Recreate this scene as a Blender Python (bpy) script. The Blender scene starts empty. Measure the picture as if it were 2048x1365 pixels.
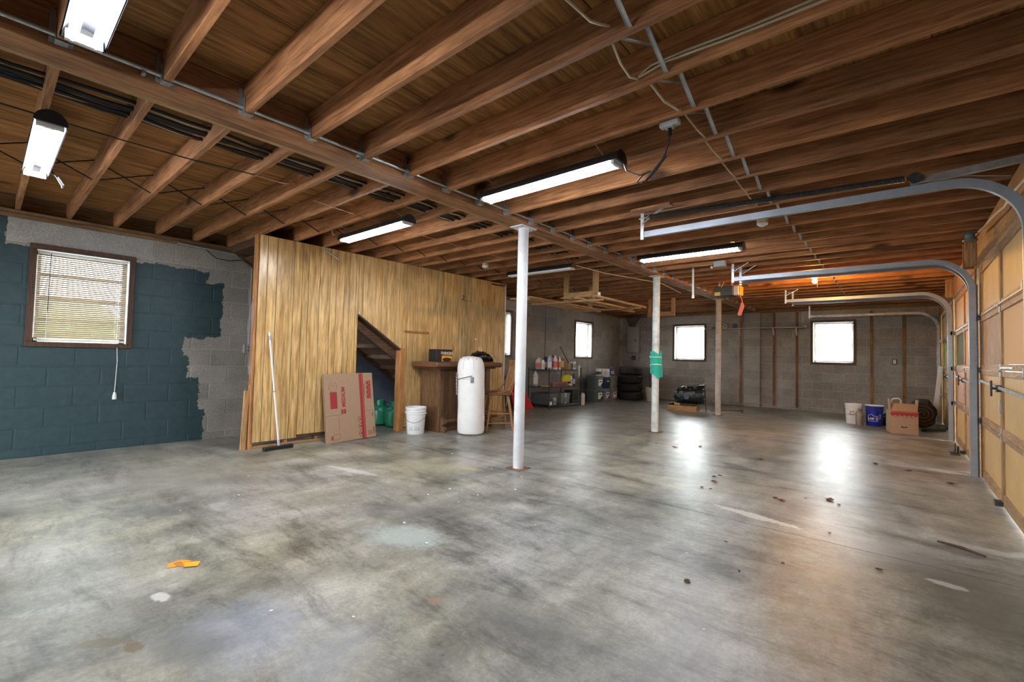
import bpy, bmesh, math, random
from mathutils import Vector, Matrix
random.seed(7)
SC = bpy.context.scene
COL = SC.collection
PI = math.pi

# ------------------------------------------------------------------ camera, sky, exposure
def make_camera():
    cam = bpy.data.cameras.new('camera')
    o = bpy.data.objects.new('camera', cam)
    COL.objects.link(o)
    yaw, pitch, roll = (math.radians(a) for a in (-40.625, 1.993, 1.347))
    f = Vector((math.sin(yaw) * math.cos(pitch), math.cos(yaw) * math.cos(pitch), math.sin(pitch)))
    r = Vector((math.cos(yaw), -math.sin(yaw), 0))
    u = r.cross(f)
    r2 = r * math.cos(roll) + u * math.sin(roll)
    u2 = -r * math.sin(roll) + u * math.cos(roll)
    m = Matrix((r2, u2, -f)).transposed().to_4x4()
    m.translation = (0, 0, 1.21)
    o.matrix_world = m
    cam.sensor_width = 36
    cam.lens = 909.72 / 2048 * 36
    cam.clip_start = 0.05
    SC.camera = o
make_camera()

WORLD_STRENGTH = 18.0
w = bpy.data.worlds.new('overcast_sky')
SC.world = w
w.use_nodes = True
bg = w.node_tree.nodes['Background']
bg.inputs[0].default_value = (0.93, 0.97, 1.0, 1)
bg.inputs[1].default_value = WORLD_STRENGTH
TUBE_STRENGTH = 92.0
BULB_STRENGTH = 1300.0
vs = SC.view_settings
vs.view_transform = 'Standard'
vs.look = 'None'
vs.exposure = 0.75
vs.gamma = 1.0
vs.use_curve_mapping = False

# ------------------------------------------------------------------ materials
def nd(nt, typ, ins=None, **props):
    n = nt.nodes.new(typ)
    for k, v in props.items():
        setattr(n, k, v)
    for k, v in (ins or {}).items():
        s = n.inputs[k]
        if isinstance(v, bpy.types.NodeSocket):
            nt.links.new(v, s)
        else:
            s.default_value = v
    return n

def c4(c):
    return (c[0], c[1], c[2], 1)

def newmat(name):
    m = bpy.data.materials.new(name)
    m.use_nodes = True
    nt = m.node_tree
    return m, nt, nt.nodes['Principled BSDF']

def ramp(nt, fac, stops):
    r = nd(nt, 'ShaderNodeValToRGB', {0: fac})
    e = r.color_ramp.elements
    while len(e) < len(stops):
        e.new(0.5)
    for i, (p, c) in enumerate(stops):
        e[i].position = p
        e[i].color = c4(c)
    return r.outputs[0]

def mathn(nt, op, a, b=0.0, clamp=False):
    n = nd(nt, 'ShaderNodeMath', {0: a, 1: b}, operation=op)
    n.use_clamp = clamp
    return n.outputs[0]

def mix(nt, fac, a, b, blend='MIX'):
    n = nt.nodes.new('ShaderNodeMix')
    n.data_type = 'RGBA'
    n.blend_type = blend
    for idx, v in ((0, fac), (6, a), (7, b)):
        s = n.inputs[idx]
        if isinstance(v, bpy.types.NodeSocket):
            nt.links.new(v, s)
        else:
            s.default_value = v if idx == 0 else c4(v)
    return n.outputs[2]

def noise(nt, vec, scale, detail=4, rough=0.55, dist=0.0):
    n = nd(nt, 'ShaderNodeTexNoise', {'Vector': vec, 'Scale': scale, 'Detail': detail, 'Roughness': rough, 'Distortion': dist})
    return n.outputs[0]

def bump(nt, bs, height, strength, dist=0.01):
    b = nd(nt, 'ShaderNodeBump', {'Height': height, 'Strength': strength, 'Distance': dist})
    nt.links.new(b.outputs[0], bs.inputs['Normal'])

def jitter(nt, col, amt):
    """per-object brightness variation"""
    oi = nd(nt, 'ShaderNodeObjectInfo')
    v = mathn(nt, 'MULTIPLY_ADD', oi.outputs['Random'], 2 * amt)
    n = v.node
    n.inputs[2].default_value = 1 - amt
    h = nd(nt, 'ShaderNodeHueSaturation', {'Value': v, 'Color': col})
    return h.outputs[0]

def plain(name, col, rough=0.5, metal=0.0, vary=0.0, scale=20, bumpy=0.0, spec=0.5, coat=0.0):
    m, nt, bs = newmat(name)
    bs.inputs['Roughness'].default_value = rough
    bs.inputs['Metallic'].default_value = metal
    bs.inputs['Specular IOR Level'].default_value = spec
    bs.inputs['Coat Weight'].default_value = coat
    if vary or bumpy:
        tc = nd(nt, 'ShaderNodeTexCoord')
        nz = noise(nt, tc.outputs['Object'], scale, 5, 0.6)
        lo = tuple(c * (1 - vary) for c in col)
        hi = tuple(min(1, c * (1 + vary)) for c in col)
        nt.links.new(ramp(nt, nz, [(0.3, lo), (0.7, hi)]), bs.inputs['Base Color'])
        if bumpy:
            bump(nt, bs, nz, bumpy)
    else:
        bs.inputs['Base Color'].default_value = c4(col)
    return m

def wood(name, c1, c2, axis=0, grain=1.0, rough=0.62, blotch=0.25, jit=0.12, knots=True, dark=None, spec=0.4, stretch=0.07, dist=0.9, kn=0.06):
    m, nt, bs = newmat(name)
    bs.inputs['Roughness'].default_value = rough
    bs.inputs['Specular IOR Level'].default_value = spec
    tc = nd(nt, 'ShaderNodeTexCoord')
    oi = nd(nt, 'ShaderNodeObjectInfo')
    off = nd(nt, 'ShaderNodeCombineXYZ', {0: mathn(nt, 'MULTIPLY', oi.outputs['Random'], 23.0), 1: mathn(nt, 'MULTIPLY', oi.outputs['Random'], 11.0), 2: mathn(nt, 'MULTIPLY', oi.outputs['Random'], 7.0)})
    add = nd(nt, 'ShaderNodeVectorMath', {0: tc.outputs['Object'], 1: off.outputs[0]}, operation='ADD')
    sc = [1.0, 1.0, 1.0]
    sc[axis] = stretch
    mp = nd(nt, 'ShaderNodeMapping', {'Vector': add.outputs[0], 'Scale': sc})
    g1 = noise(nt, mp.outputs[0], 26 * grain, 6, 0.62, dist)
    g2 = noise(nt, mp.outputs[0], 95 * grain, 3, 0.5, 0.2)
    base = ramp(nt, g1, [(0.30, c1), (0.48, tuple((a + b) / 2 for a, b in zip(c1, c2))), (0.70, c2)])
    fine = ramp(nt, g2, [(0.34, (0.60, 0.55, 0.48)), (0.58, (1.05, 1.05, 1.05))])
    col = mix(nt, 0.8, base, fine, 'MULTIPLY')
    bl = noise(nt, add.outputs[0], 1.7, 3, 0.6)
    bc = ramp(nt, bl, [(0.35, tuple([1 - blotch] * 3)), (0.65, (1, 1, 1))])
    col = mix(nt, 1.0, col, bc, 'MULTIPLY')
    if knots:
        s2 = [1.0, 1.0, 1.0]
        s2[axis] = 0.45
        mp2 = nd(nt, 'ShaderNodeMapping', {'Vector': add.outputs[0], 'Scale': s2})
        vo = nd(nt, 'ShaderNodeTexVoronoi', {'Vector': mp2.outputs[0], 'Scale': 2.6})
        kf = ramp(nt, vo.outputs['Distance'], [(kn * 0.5, (1, 1, 1)), (kn * 1.2, (0, 0, 0))])
        col = mix(nt, kf, col, dark or tuple(c * 0.25 for c in c1))
    col = jitter(nt, col, jit)
    nt.links.new(col, bs.inputs['Base Color'])
    bump(nt, bs, g1, 0.12, 0.004)
    return m

def rect_mask(nt, y, z, rects):
    tot = None
    for (y0, y1, z0, z1) in rects:
        a = mathn(nt, 'MULTIPLY', mathn(nt, 'GREATER_THAN', y, y0), mathn(nt, 'LESS_THAN', y, y1))
        b = mathn(nt, 'MULTIPLY', mathn(nt, 'GREATER_THAN', z, z0), mathn(nt, 'LESS_THAN', z, z1))
        r = mathn(nt, 'MULTIPLY', a, b)
        tot = r if tot is None else mathn(nt, 'MAXIMUM', tot, r)
    return tot

TEAL_RECTS = [(-4, 1.72, -1, 2.28), (-4, 1.98, 1.36, 2.27), (-4, 2.15, 1.38, 2.13), (-4, 1.80, -1, 1.12), (-4, 1.92, -1, 0.84), (-4, 1.99, -1, 0.40), (-4, 0.12, -1, 2.58)]

def block_mat(name, base, teal=True, lime=0.0):
    m, nt, bs = newmat(name)
    geo = nd(nt, 'ShaderNodeNewGeometry')
    pos = geo.outputs['Position']
    n1 = noise(nt, pos, 55, 4, 0.7)
    n2 = noise(nt, pos, 3.0, 4, 0.6)
    n3 = noise(nt, pos, 260, 2, 0.5)
    col = ramp(nt, n1, [(0.28, tuple(c * 0.68 for c in base)), (0.72, tuple(c * 1.22 for c in base))])
    col = mix(nt, 0.55, col, ramp(nt, n2, [(0.3, (0.62, 0.60, 0.58)), (0.7, (1.1, 1.08, 1.05))]), 'MULTIPLY')
    col = jitter(nt, col, 0.13)
    rough = 0.9
    if teal:
        sep = nd(nt, 'ShaderNodeSeparateXYZ', {0: pos})
        nb = noise(nt, pos, 5.0, 4, 0.65)
        nf = noise(nt, pos, 22.0, 3, 0.6)
        dy = mathn(nt, 'MULTIPLY', mathn(nt, 'SUBTRACT', nb, 0.5), 0.16)
        dy = mathn(nt, 'ADD', dy, mathn(nt, 'MULTIPLY', mathn(nt, 'SUBTRACT', nf, 0.5), 0.07))
        y = mathn(nt, 'ADD', sep.outputs[1], dy)
        z = mathn(nt, 'ADD', sep.outputs[2], mathn(nt, 'MULTIPLY', dy, 0.8))
        mask = rect_mask(nt, y, z, TEAL_RECTS)
        speck = noise(nt, pos, 14, 3, 0.5)
        tealc = ramp(nt, speck, [(0.3, (0.020, 0.047, 0.056)), (0.7, (0.028, 0.062, 0.073))])
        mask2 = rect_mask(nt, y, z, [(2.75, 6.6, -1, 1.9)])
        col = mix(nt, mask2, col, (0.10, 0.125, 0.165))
        col = mix(nt, mask, col, tealc)
        nt.links.new(mathn(nt, 'SUBTRACT', 0.9, mathn(nt, 'MULTIPLY', mask, 0.35)), bs.inputs['Roughness'])
    else:
        bs.inputs['Roughness'].default_value = rough
    nt.links.new(col, bs.inputs['Base Color'])
    bump(nt, bs, mathn(nt, 'ADD', n1, mathn(nt, 'MULTIPLY', n3, 0.6)), 0.35, 0.004)
    return m

def floor_mat():
    m, nt, bs = newmat('stained_concrete')
    geo = nd(nt, 'ShaderNodeNewGeometry')
    pos = geo.outputs['Position']
    mp = nd(nt, 'ShaderNodeMapping', {'Vector': pos, 'Rotation': (0, 0, 0.5), 'Scale': (1.0, 0.55, 1.0)})
    a = noise(nt, mp.outputs[0], 1.1, 11, 0.74, 0.25)
    b = noise(nt, mp.outputs[0], 5.0, 9, 0.78, 0.2)
    mp2 = nd(nt, 'ShaderNodeMapping', {'Vector': pos, 'Rotation': (0, 0, -0.55), 'Scale': (0.40, 1.25, 1.0)})
    s = noise(nt, mp2.outputs[0], 2.6, 11, 0.78, 0.35)
    fine = noise(nt, pos, 42, 6, 0.8)
    col = ramp(nt, a, [(0.34, (0.130, 0.130, 0.112)), (0.48, (0.270, 0.268, 0.236)), (0.64, (0.42, 0.415, 0.375))])
    col = mix(nt, 0.9, col, ramp(nt, s, [(0.37, (0.36, 0.37, 0.37)), (0.49, (0.92, 0.92, 0.91)), (0.62, (1.2, 1.2, 1.19))]), 'MULTIPLY')
    col = mix(nt, 0.75, col, ramp(nt, b, [(0.34, (0.62, 0.62, 0.61)), (0.66, (1.2, 1.2, 1.2))]), 'MULTIPLY')
    col = mix(nt, 0.6, col, ramp(nt, fine, [(0.34, (0.62, 0.62, 0.62)), (0.66, (1.2, 1.2, 1.2))]), 'MULTIPLY')
    # warm and cool stained zones
    t = noise(nt, pos, 0.55, 4, 0.6)
    col = mix(nt, 0.8, col, ramp(nt, t, [(0.35, (0.93, 0.97, 1.05)), (0.50, (1, 1, 0.98)), (0.64, (1.06, 1.03, 0.85))]), 'MULTIPLY')
    sep = nd(nt, 'ShaderNodeSeparateXYZ', {0: pos})
    wob = mathn(nt, 'MULTIPLY', mathn(nt, 'SUBTRACT', noise(nt, pos, 6, 5, 0.7), 0.5), 1.4)
    wob = mathn(nt, 'ADD', wob, mathn(nt, 'MULTIPLY', mathn(nt, 'SUBTRACT', noise(nt, pos, 30, 5, 0.75), 0.5), 1.5))

    def spot(x, y, rx, ry, ang, c, f, edge=0.25):
        nonlocal col
        dx = mathn(nt, 'SUBTRACT', sep.outputs[0], x)
        dy = mathn(nt, 'SUBTRACT', sep.outputs[1], y)
        ca, sa = math.cos(ang), math.sin(ang)
        u = mathn(nt, 'DIVIDE', mathn(nt, 'ADD', mathn(nt, 'MULTIPLY', dx, ca), mathn(nt, 'MULTIPLY', dy, sa)), rx)
        v = mathn(nt, 'DIVIDE', mathn(nt, 'SUBTRACT', mathn(nt, 'MULTIPLY', dy, ca), mathn(nt, 'MULTIPLY', dx, sa)), ry)
        d = mathn(nt, 'SQRT', mathn(nt, 'ADD', mathn(nt, 'MULTIPLY', u, u), mathn(nt, 'MULTIPLY', v, v)))
        d = mathn(nt, 'ADD', d, wob)
        k = nd(nt, 'ShaderNodeMapRange', {0: d, 1: 1.0 - edge, 2: 1.0 + edge, 3: f, 4: 0.0})
        k.interpolation_type = 'SMOOTHSTEP'
        col = mix(nt, k.outputs[0], col, c)
    spot(-2.52, 1.88, 0.26, 0.17, 0.3, (0.44, 0.52, 0.48), 0.6, 0.5)
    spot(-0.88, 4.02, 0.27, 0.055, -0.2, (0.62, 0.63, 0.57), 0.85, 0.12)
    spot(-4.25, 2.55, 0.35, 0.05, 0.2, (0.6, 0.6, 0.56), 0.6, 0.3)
    spot(-2.49, 0.37, 0.09, 0.035, 0.9, (0.13, 0.105, 0.06), 0.75, 0.15)
    spot(-2.36, 0.45, 0.045, 0.03, 0.3, (0.15, 0.10, 0.05), 0.8, 0.15)
    spot(-2.15, 0.80, 0.28, 0.22, 0.2, (0.29, 0.35, 0.45), 0.42, 0.6)  # this and the next spot paint a bluish light sheen into the floor
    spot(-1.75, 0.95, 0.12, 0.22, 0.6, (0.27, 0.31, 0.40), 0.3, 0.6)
    spot(-2.2, 0.6, 0.17, 0.10, 0.6, (0.16, 0.165, 0.155), 0.6, 0.5)
    spot(-2.75, 0.62, 0.06, 0.03, 0.2, (0.68, 0.67, 0.63), 0.7, 0.3)
    spot(0.30, 3.42, 0.28, 0.55, 0.45, (0.10, 0.10, 0.075), 0.7, 0.5)
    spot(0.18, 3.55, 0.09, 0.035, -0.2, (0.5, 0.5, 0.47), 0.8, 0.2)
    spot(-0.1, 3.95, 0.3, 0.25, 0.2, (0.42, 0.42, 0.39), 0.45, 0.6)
    spot(-3.9, 3.25, 0.4, 0.25, 0.4, (0.40, 0.38, 0.26), 0.45, 0.7)
    spot(-3.55, 3.45, 0.1, 0.05, 0.1, (0.45, 0.38, 0.2), 0.5, 0.3)
    spot(-5.2, 1.3, 0.7, 0.5, 0.4, (0.38, 0.345, 0.26), 0.4, 0.8)
    spot(-4.2, 0.9, 0.28, 0.10, 0.7, (0.12, 0.125, 0.13), 0.55, 0.6)
    spot(-4.6, 1.7, 0.5, 0.14, 0.9, (0.13, 0.135, 0.135), 0.5, 0.7)
    spot(-1.3, 1.65, 0.5, 0.16, 0.1, (0.11, 0.115, 0.115), 0.5, 0.7)
    spot(-1.75, 1.5, 0.035, 0.03, 0, (0.36, 0.20, 0.12), 0.5, 0.5)
    spot(-2.9, 2.2, 0.4, 0.16, 0.7, (0.13, 0.135, 0.14), 0.45, 0.7)
    spot(-1.6, 6.7, 1.3, 0.10, -0.1, (0.12, 0.115, 0.105), 0.45, 0.6)
    spot(-0.4, 7.2, 0.9, 0.12, -0.1, (0.10, 0.10, 0.09), 0.5, 0.6)
    nt.links.new(col, bs.inputs['Base Color'])
    ro = nd(nt, 'ShaderNodeMapRange', {0: b, 1: 0.3, 2: 0.7, 3: 0.27, 4: 0.42})
    nt.links.new(ro.outputs[0], bs.inputs['Roughness'])
    bs.inputs['Specular IOR Level'].default_value = 0.40
    bump(nt, bs, mathn(nt, 'ADD', b, mathn(nt, 'MULTIPLY', s, 1.2)), 0.22, 0.009)
    return m

def emit(name, col, strength):
    m = bpy.data.materials.new(name)
    m.use_nodes = True
    nt = m.node_tree
    nt.nodes.remove(nt.nodes['Principled BSDF'])
    e = nd(nt, 'ShaderNodeEmission', {0: c4(col), 1: strength})
    nt.links.new(e.outputs[0], nt.nodes['Material Output'].inputs[0])
    return m

def mixsh(name, kind, col, col2, fac, rough=0.05):
    m = bpy.data.materials.new(name)
    m.use_nodes = True
    nt = m.node_tree
    nt.nodes.remove(nt.nodes['Principled BSDF'])
    if kind == 'glass':
        a = nd(nt, 'ShaderNodeBsdfTransparent', {0: c4(col)})
        b = nd(nt, 'ShaderNodeBsdfGlossy', {0: c4(col2), 'Roughness': rough})
    else:
        a = nd(nt, 'ShaderNodeBsdfDiffuse', {0: c4(col)})
        b = nd(nt, 'ShaderNodeBsdfTranslucent', {0: c4(col2)})
    x = nd(nt, 'ShaderNodeMixShader', {0: fac, 1: a.outputs[0], 2: b.outputs[0]})
    nt.links.new(x.outputs[0], nt.nodes['Material Output'].inputs[0])
    return m

M = {}
M['joist'] = wood('joist_pine', (0.24, 0.088, 0.030), (0.57, 0.27, 0.115), 0, 0.7, 0.7, 0.35, 0.20, kn=0.13, dist=1.4)
M['girder'] = wood('girder_pine', (0.26, 0.105, 0.042), (0.47, 0.235, 0.108), 1, 0.9, 0.7, 0.4, 0.1, kn=0.11)
M['plywood'] = wood('plywood_sheathing', (0.20, 0.080, 0.018), (0.56, 0.275, 0.085), 1, 0.5, 0.75, 0.3, 0.15, dark=(0.05, 0.02, 0.01), kn=0.10, dist=1.6)
M['lumber_y'] = wood('lumber', (0.38, 0.22, 0.10), (0.62, 0.40, 0.20), 1, 1.0, 0.7, 0.2, 0.2)
M['lumber_z'] = wood('lumber_upright', (0.36, 0.20, 0.085), (0.60, 0.37, 0.17), 2, 1.0, 0.7, 0.2, 0.2)
M['lumber_x'] = wood('lumber_cross', (0.36, 0.20, 0.085), (0.60, 0.37, 0.17), 0, 1.0, 0.7, 0.2, 0.2)
M['plate'] = wood('sill_plate', (0.16, 0.09, 0.045), (0.30, 0.18, 0.09), 1, 1.0, 0.8, 0.3, 0.1)
M['paneling'] = wood('wood_grain_paneling', (0.50, 0.265, 0.075), (0.84, 0.61, 0.28), 2, 0.42, 0.32, 0.18, 0.08, dark=(0.42, 0.21, 0.06), spec=0.5, stretch=0.09, dist=1.5, kn=0.11)
M['stud'] = wood('orange_stud', (0.40, 0.17, 0.05), (0.58, 0.28, 0.10), 2, 1.0, 0.6, 0.2, 0.1)
M['darkwood_z'] = wood('bar_panel', (0.10, 0.050, 0.022), (0.22, 0.125, 0.060), 2, 1.3, 0.42, 0.25, 0.1, False)
M['darkwood_y'] = wood('bar_top', (0.13, 0.055, 0.026), (0.24, 0.115, 0.055), 1, 1.3, 0.35, 0.2, 0.05, False)
M['stair'] = wood('old_stair_wood', (0.07, 0.035, 0.018), (0.15, 0.080, 0.042), 1, 1.0, 0.8, 0.3, 0.1)
M['window_trim'] = wood('brown_trim', (0.065, 0.032, 0.020), (0.11, 0.058, 0.036), 2, 1.2, 0.55, 0.2, 0.08, False)
M['furring'] = wood('furring_strip', (0.17, 0.085, 0.032), (0.30, 0.155, 0.065), 2, 1.2, 0.8, 0.4, 0.25)
M['chairwood'] = wood('chair_wood', (0.33, 0.15, 0.055), (0.52, 0.27, 0.11), 2, 2.0, 0.4, 0.2, 0.05, False)
M['chairseat'] = wood('worn_seat', (0.17, 0.09, 0.045), (0.30, 0.17, 0.09), 0, 2.0, 0.45, 0.3, 0.05, False)
M['doorpanel'] = plain('hardboard', (0.56, 0.37, 0.145), 0.55, 0, 0.12, 3, 0.05)
M['doorpanel_pink'] = plain('pinkish_hardboard', (0.50, 0.33, 0.24), 0.55, 0, 0.15, 3)
M['doorpanel_brown'] = plain('brown_cardboard_panel', (0.40, 0.27, 0.17), 0.7, 0, 0.15, 6)
M['doorframe'] = wood('door_frame_wood', (0.34, 0.20, 0.095), (0.52, 0.34, 0.18), 1, 1.0, 0.6, 0.3, 0.1)
M['doorframe_z'] = wood('door_stile_wood', (0.28, 0.155, 0.065), (0.46, 0.28, 0.13), 2, 1.0, 0.6, 0.3, 0.1)
M['translucent'] = mixsh('backlit_fibreglass', 'tl', (0.54, 0.40, 0.26), (0.62, 0.45, 0.28), 0.15)
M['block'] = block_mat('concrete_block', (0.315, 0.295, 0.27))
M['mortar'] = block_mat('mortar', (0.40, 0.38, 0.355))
M['lintel'] = block_mat('precast_lintel', (0.40, 0.395, 0.39))
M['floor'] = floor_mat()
M['galv'] = plain('galvanised_steel', (0.50, 0.53, 0.55), 0.38, 0.85, 0.25, 9)
M['galv_dull'] = plain('dull_galvanised', (0.44, 0.46, 0.47), 0.5, 0.6, 0.3, 12)
M['track'] = plain('track_steel', (0.34, 0.38, 0.43), 0.45, 0.45, 0.15, 5)
M['dark_steel'] = plain('dark_steel', (0.06, 0.06, 0.06), 0.5, 0.6, 0.3, 20)
M['rust'] = plain('rusty_steel', (0.20, 0.11, 0.07), 0.8, 0.2, 0.4, 14, 0.1)
M['white_paint'] = plain('chalky_white_paint', (0.66, 0.68, 0.70), 0.5, 0, 0.16, 3.2, 0.03)
M['column2'] = plain('worn_white_paint', (0.60, 0.62, 0.58), 0.55, 0, 0.28, 9, 0.05)
M['column3'] = plain('greyish_paint', (0.46, 0.42, 0.38), 0.6, 0, 0.25, 9, 0.05)
M['white'] = plain('white_plastic', (0.78, 0.78, 0.77), 0.4)
M['offwhite'] = plain('offwhite_plastic', (0.62, 0.58, 0.53), 0.45, 0, 0.1, 10)
M['canvas'] = plain('white_canvas', (0.80, 0.80, 0.785), 0.75, 0, 0.05, 7, 0.12)
M['reflector'] = plain('dark_enamel', (0.022, 0.022, 0.026), 0.7, spec=0.1)  # white enamel darkened in colour to hold down glare from the lit tubes
M['black'] = plain('black_plastic', (0.012, 0.012, 0.014), 0.45)
M['blackwire'] = plain('black_cable', (0.008, 0.008, 0.009), 0.5)
M['rubber'] = plain('tyre_rubber', (0.010, 0.010, 0.011), 0.75, 0, 0.2, 30)
M['blackbag'] = plain('black_bin_bag', (0.010, 0.011, 0.013), 0.22, 0, 0.2, 20, 0.3)
M['romex'] = plain('tan_cable', (0.52, 0.40, 0.24), 0.55)
M['copper'] = plain('reddish_wire', (0.45, 0.20, 0.12), 0.5)
M['cream'] = plain('cream_cable', (0.62, 0.52, 0.36), 0.5)
M['card'] = plain('cardboard', (0.37, 0.245, 0.155), 0.85, 0, 0.08, 40)
M['card_dark'] = plain('cardboard_edge', (0.16, 0.10, 0.085), 0.9, 0, 0.2, 60)
M['red_ink'] = plain('red_ink', (0.33, 0.030, 0.035), 0.8)
M['ink'] = plain('dark_ink', (0.10, 0.075, 0.06), 0.8)
M['red'] = plain('red_plastic', (0.48, 0.008, 0.014), 0.42)
M['blue'] = plain('blue_plastic', (0.008, 0.022, 0.30), 0.4)
M['blue_dark'] = plain('dark_blue', (0.012, 0.035, 0.12), 0.4)
M['green_tank'] = plain('green_cylinder_paint', (0.010, 0.150, 0.080), 0.35, 0, 0.1, 5)
M['green_foam'] = plain('turquoise_foam', (0.010, 0.40, 0.27), 0.6, 0, 0.12, 8)
M['teal_foam_edge'] = plain('blue_foam_edge', (0.02, 0.32, 0.36), 0.6)
M['string'] = plain('white_string', (0.82, 0.82, 0.80), 0.7)
M['yellow'] = plain('yellow_plastic', (0.68, 0.58, 0.010), 0.4)
M['yellow_dull'] = plain('yellow_label', (0.52, 0.50, 0.12), 0.6)
M['orange'] = plain('orange_paper', (0.88, 0.30, 0.015), 0.6)
M['orange_light'] = plain('orange_print', (0.90, 0.42, 0.02), 0.5)
M['grey_tub'] = plain('grey_plastic_tub', (0.20, 0.215, 0.215), 0.5, 0, 0.1, 10)
M['greengrey'] = plain('greenish_plastic_tub', (0.10, 0.135, 0.12), 0.5, 0, 0.1, 10)
M['metal_grey'] = plain('grey_tin', (0.30, 0.27, 0.23), 0.5, 0.3, 0.3, 25)
M['panel_grey'] = plain('panel_enamel', (0.27, 0.27, 0.265), 0.5)
M['opener'] = plain('opener_case', (0.045, 0.048, 0.045), 0.5)
M['engine'] = plain('oily_cast_metal', (0.028, 0.034, 0.033), 0.38, 0.4, 0.5, 18, 0.2)
M['dirt'] = plain('leaf_brown', (0.10, 0.055, 0.030), 0.9, 0, 0.4, 40)
M['leaf_red'] = plain('leaf_reddish', (0.17, 0.055, 0.040), 0.9, 0, 0.3, 40)
M['brown_bottle'] = plain('brown_carton', (0.26, 0.125, 0.035), 0.7, 0, 0.1, 20)
M['pink'] = plain('salmon_label', (0.68, 0.20, 0.15), 0.6)
M['pinkred'] = plain('pinkish_red_box', (0.33, 0.06, 0.08), 0.6, 0, 0.3, 30)
M['tarp'] = plain('grey_bin', (0.10, 0.11, 0.11), 0.6, 0, 0.15, 15)
M['plastic_clear'] = mixsh('clear_polythene', 'glass', (0.80, 0.77, 0.78), (0.55, 0.5, 0.52), 0.14, 0.45)
M['glass'] = mixsh('window_glass', 'glass', (0.93, 0.95, 0.94), (0.9, 0.9, 0.9), 0.06, 0.02)
M['dark_glass'] = mixsh('grimy_glass', 'glass', (0.20, 0.24, 0.22), (0.6, 0.6, 0.6), 0.15, 0.2)
M['slat'] = mixsh('vinyl_slat', 'tl', (0.40, 0.33, 0.25), (0.5, 0.38, 0.26), 0.10)
M['sash'] = plain('white_aluminium', (0.70, 0.70, 0.69), 0.4)
M['tube_on'] = emit('lit_fluorescent', (0.93, 0.94, 1.0), TUBE_STRENGTH)
M['tube_off'] = plain('unlit_tube', (0.80, 0.82, 0.86), 0.25)
M['bulb_on'] = emit('incandescent_bulb', (1.0, 0.46, 0.10), BULB_STRENGTH)
M['bag_hump'] = plain('dark_fabric', (0.020, 0.016, 0.010), 0.9, 0, 0.5, 25, 0.3)
M['grass'] = plain('pale_driveway', (0.42, 0.42, 0.40), 0.9, 0, 0.2, 2)
M['outer_wall'] = plain('plain_block', (0.25, 0.24, 0.22), 0.9, 0, 0.1, 4)
M['soffit'] = plain('tan_soffit', (0.34, 0.24, 0.15), 0.7)
M['shrub'] = plain('shrub_leaves', (0.085, 0.105, 0.045), 0.8, 0, 0.5, 9)
M['header'] = wood('header_board', (0.30, 0.16, 0.07), (0.48, 0.28, 0.13), 1, 1.0, 0.7, 0.3, 0.05)
M['handle'] = plain('white_handle', (0.75, 0.74, 0.76), 0.35)
M['lavender'] = plain('lavender_grip', (0.42, 0.38, 0.52), 0.4)
M['bristle'] = plain('dark_bristle', (0.028, 0.028, 0.026), 0.9, 0, 0.4, 60)

# ------------------------------------------------------------------ mesh helpers
ORG = {}

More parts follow.
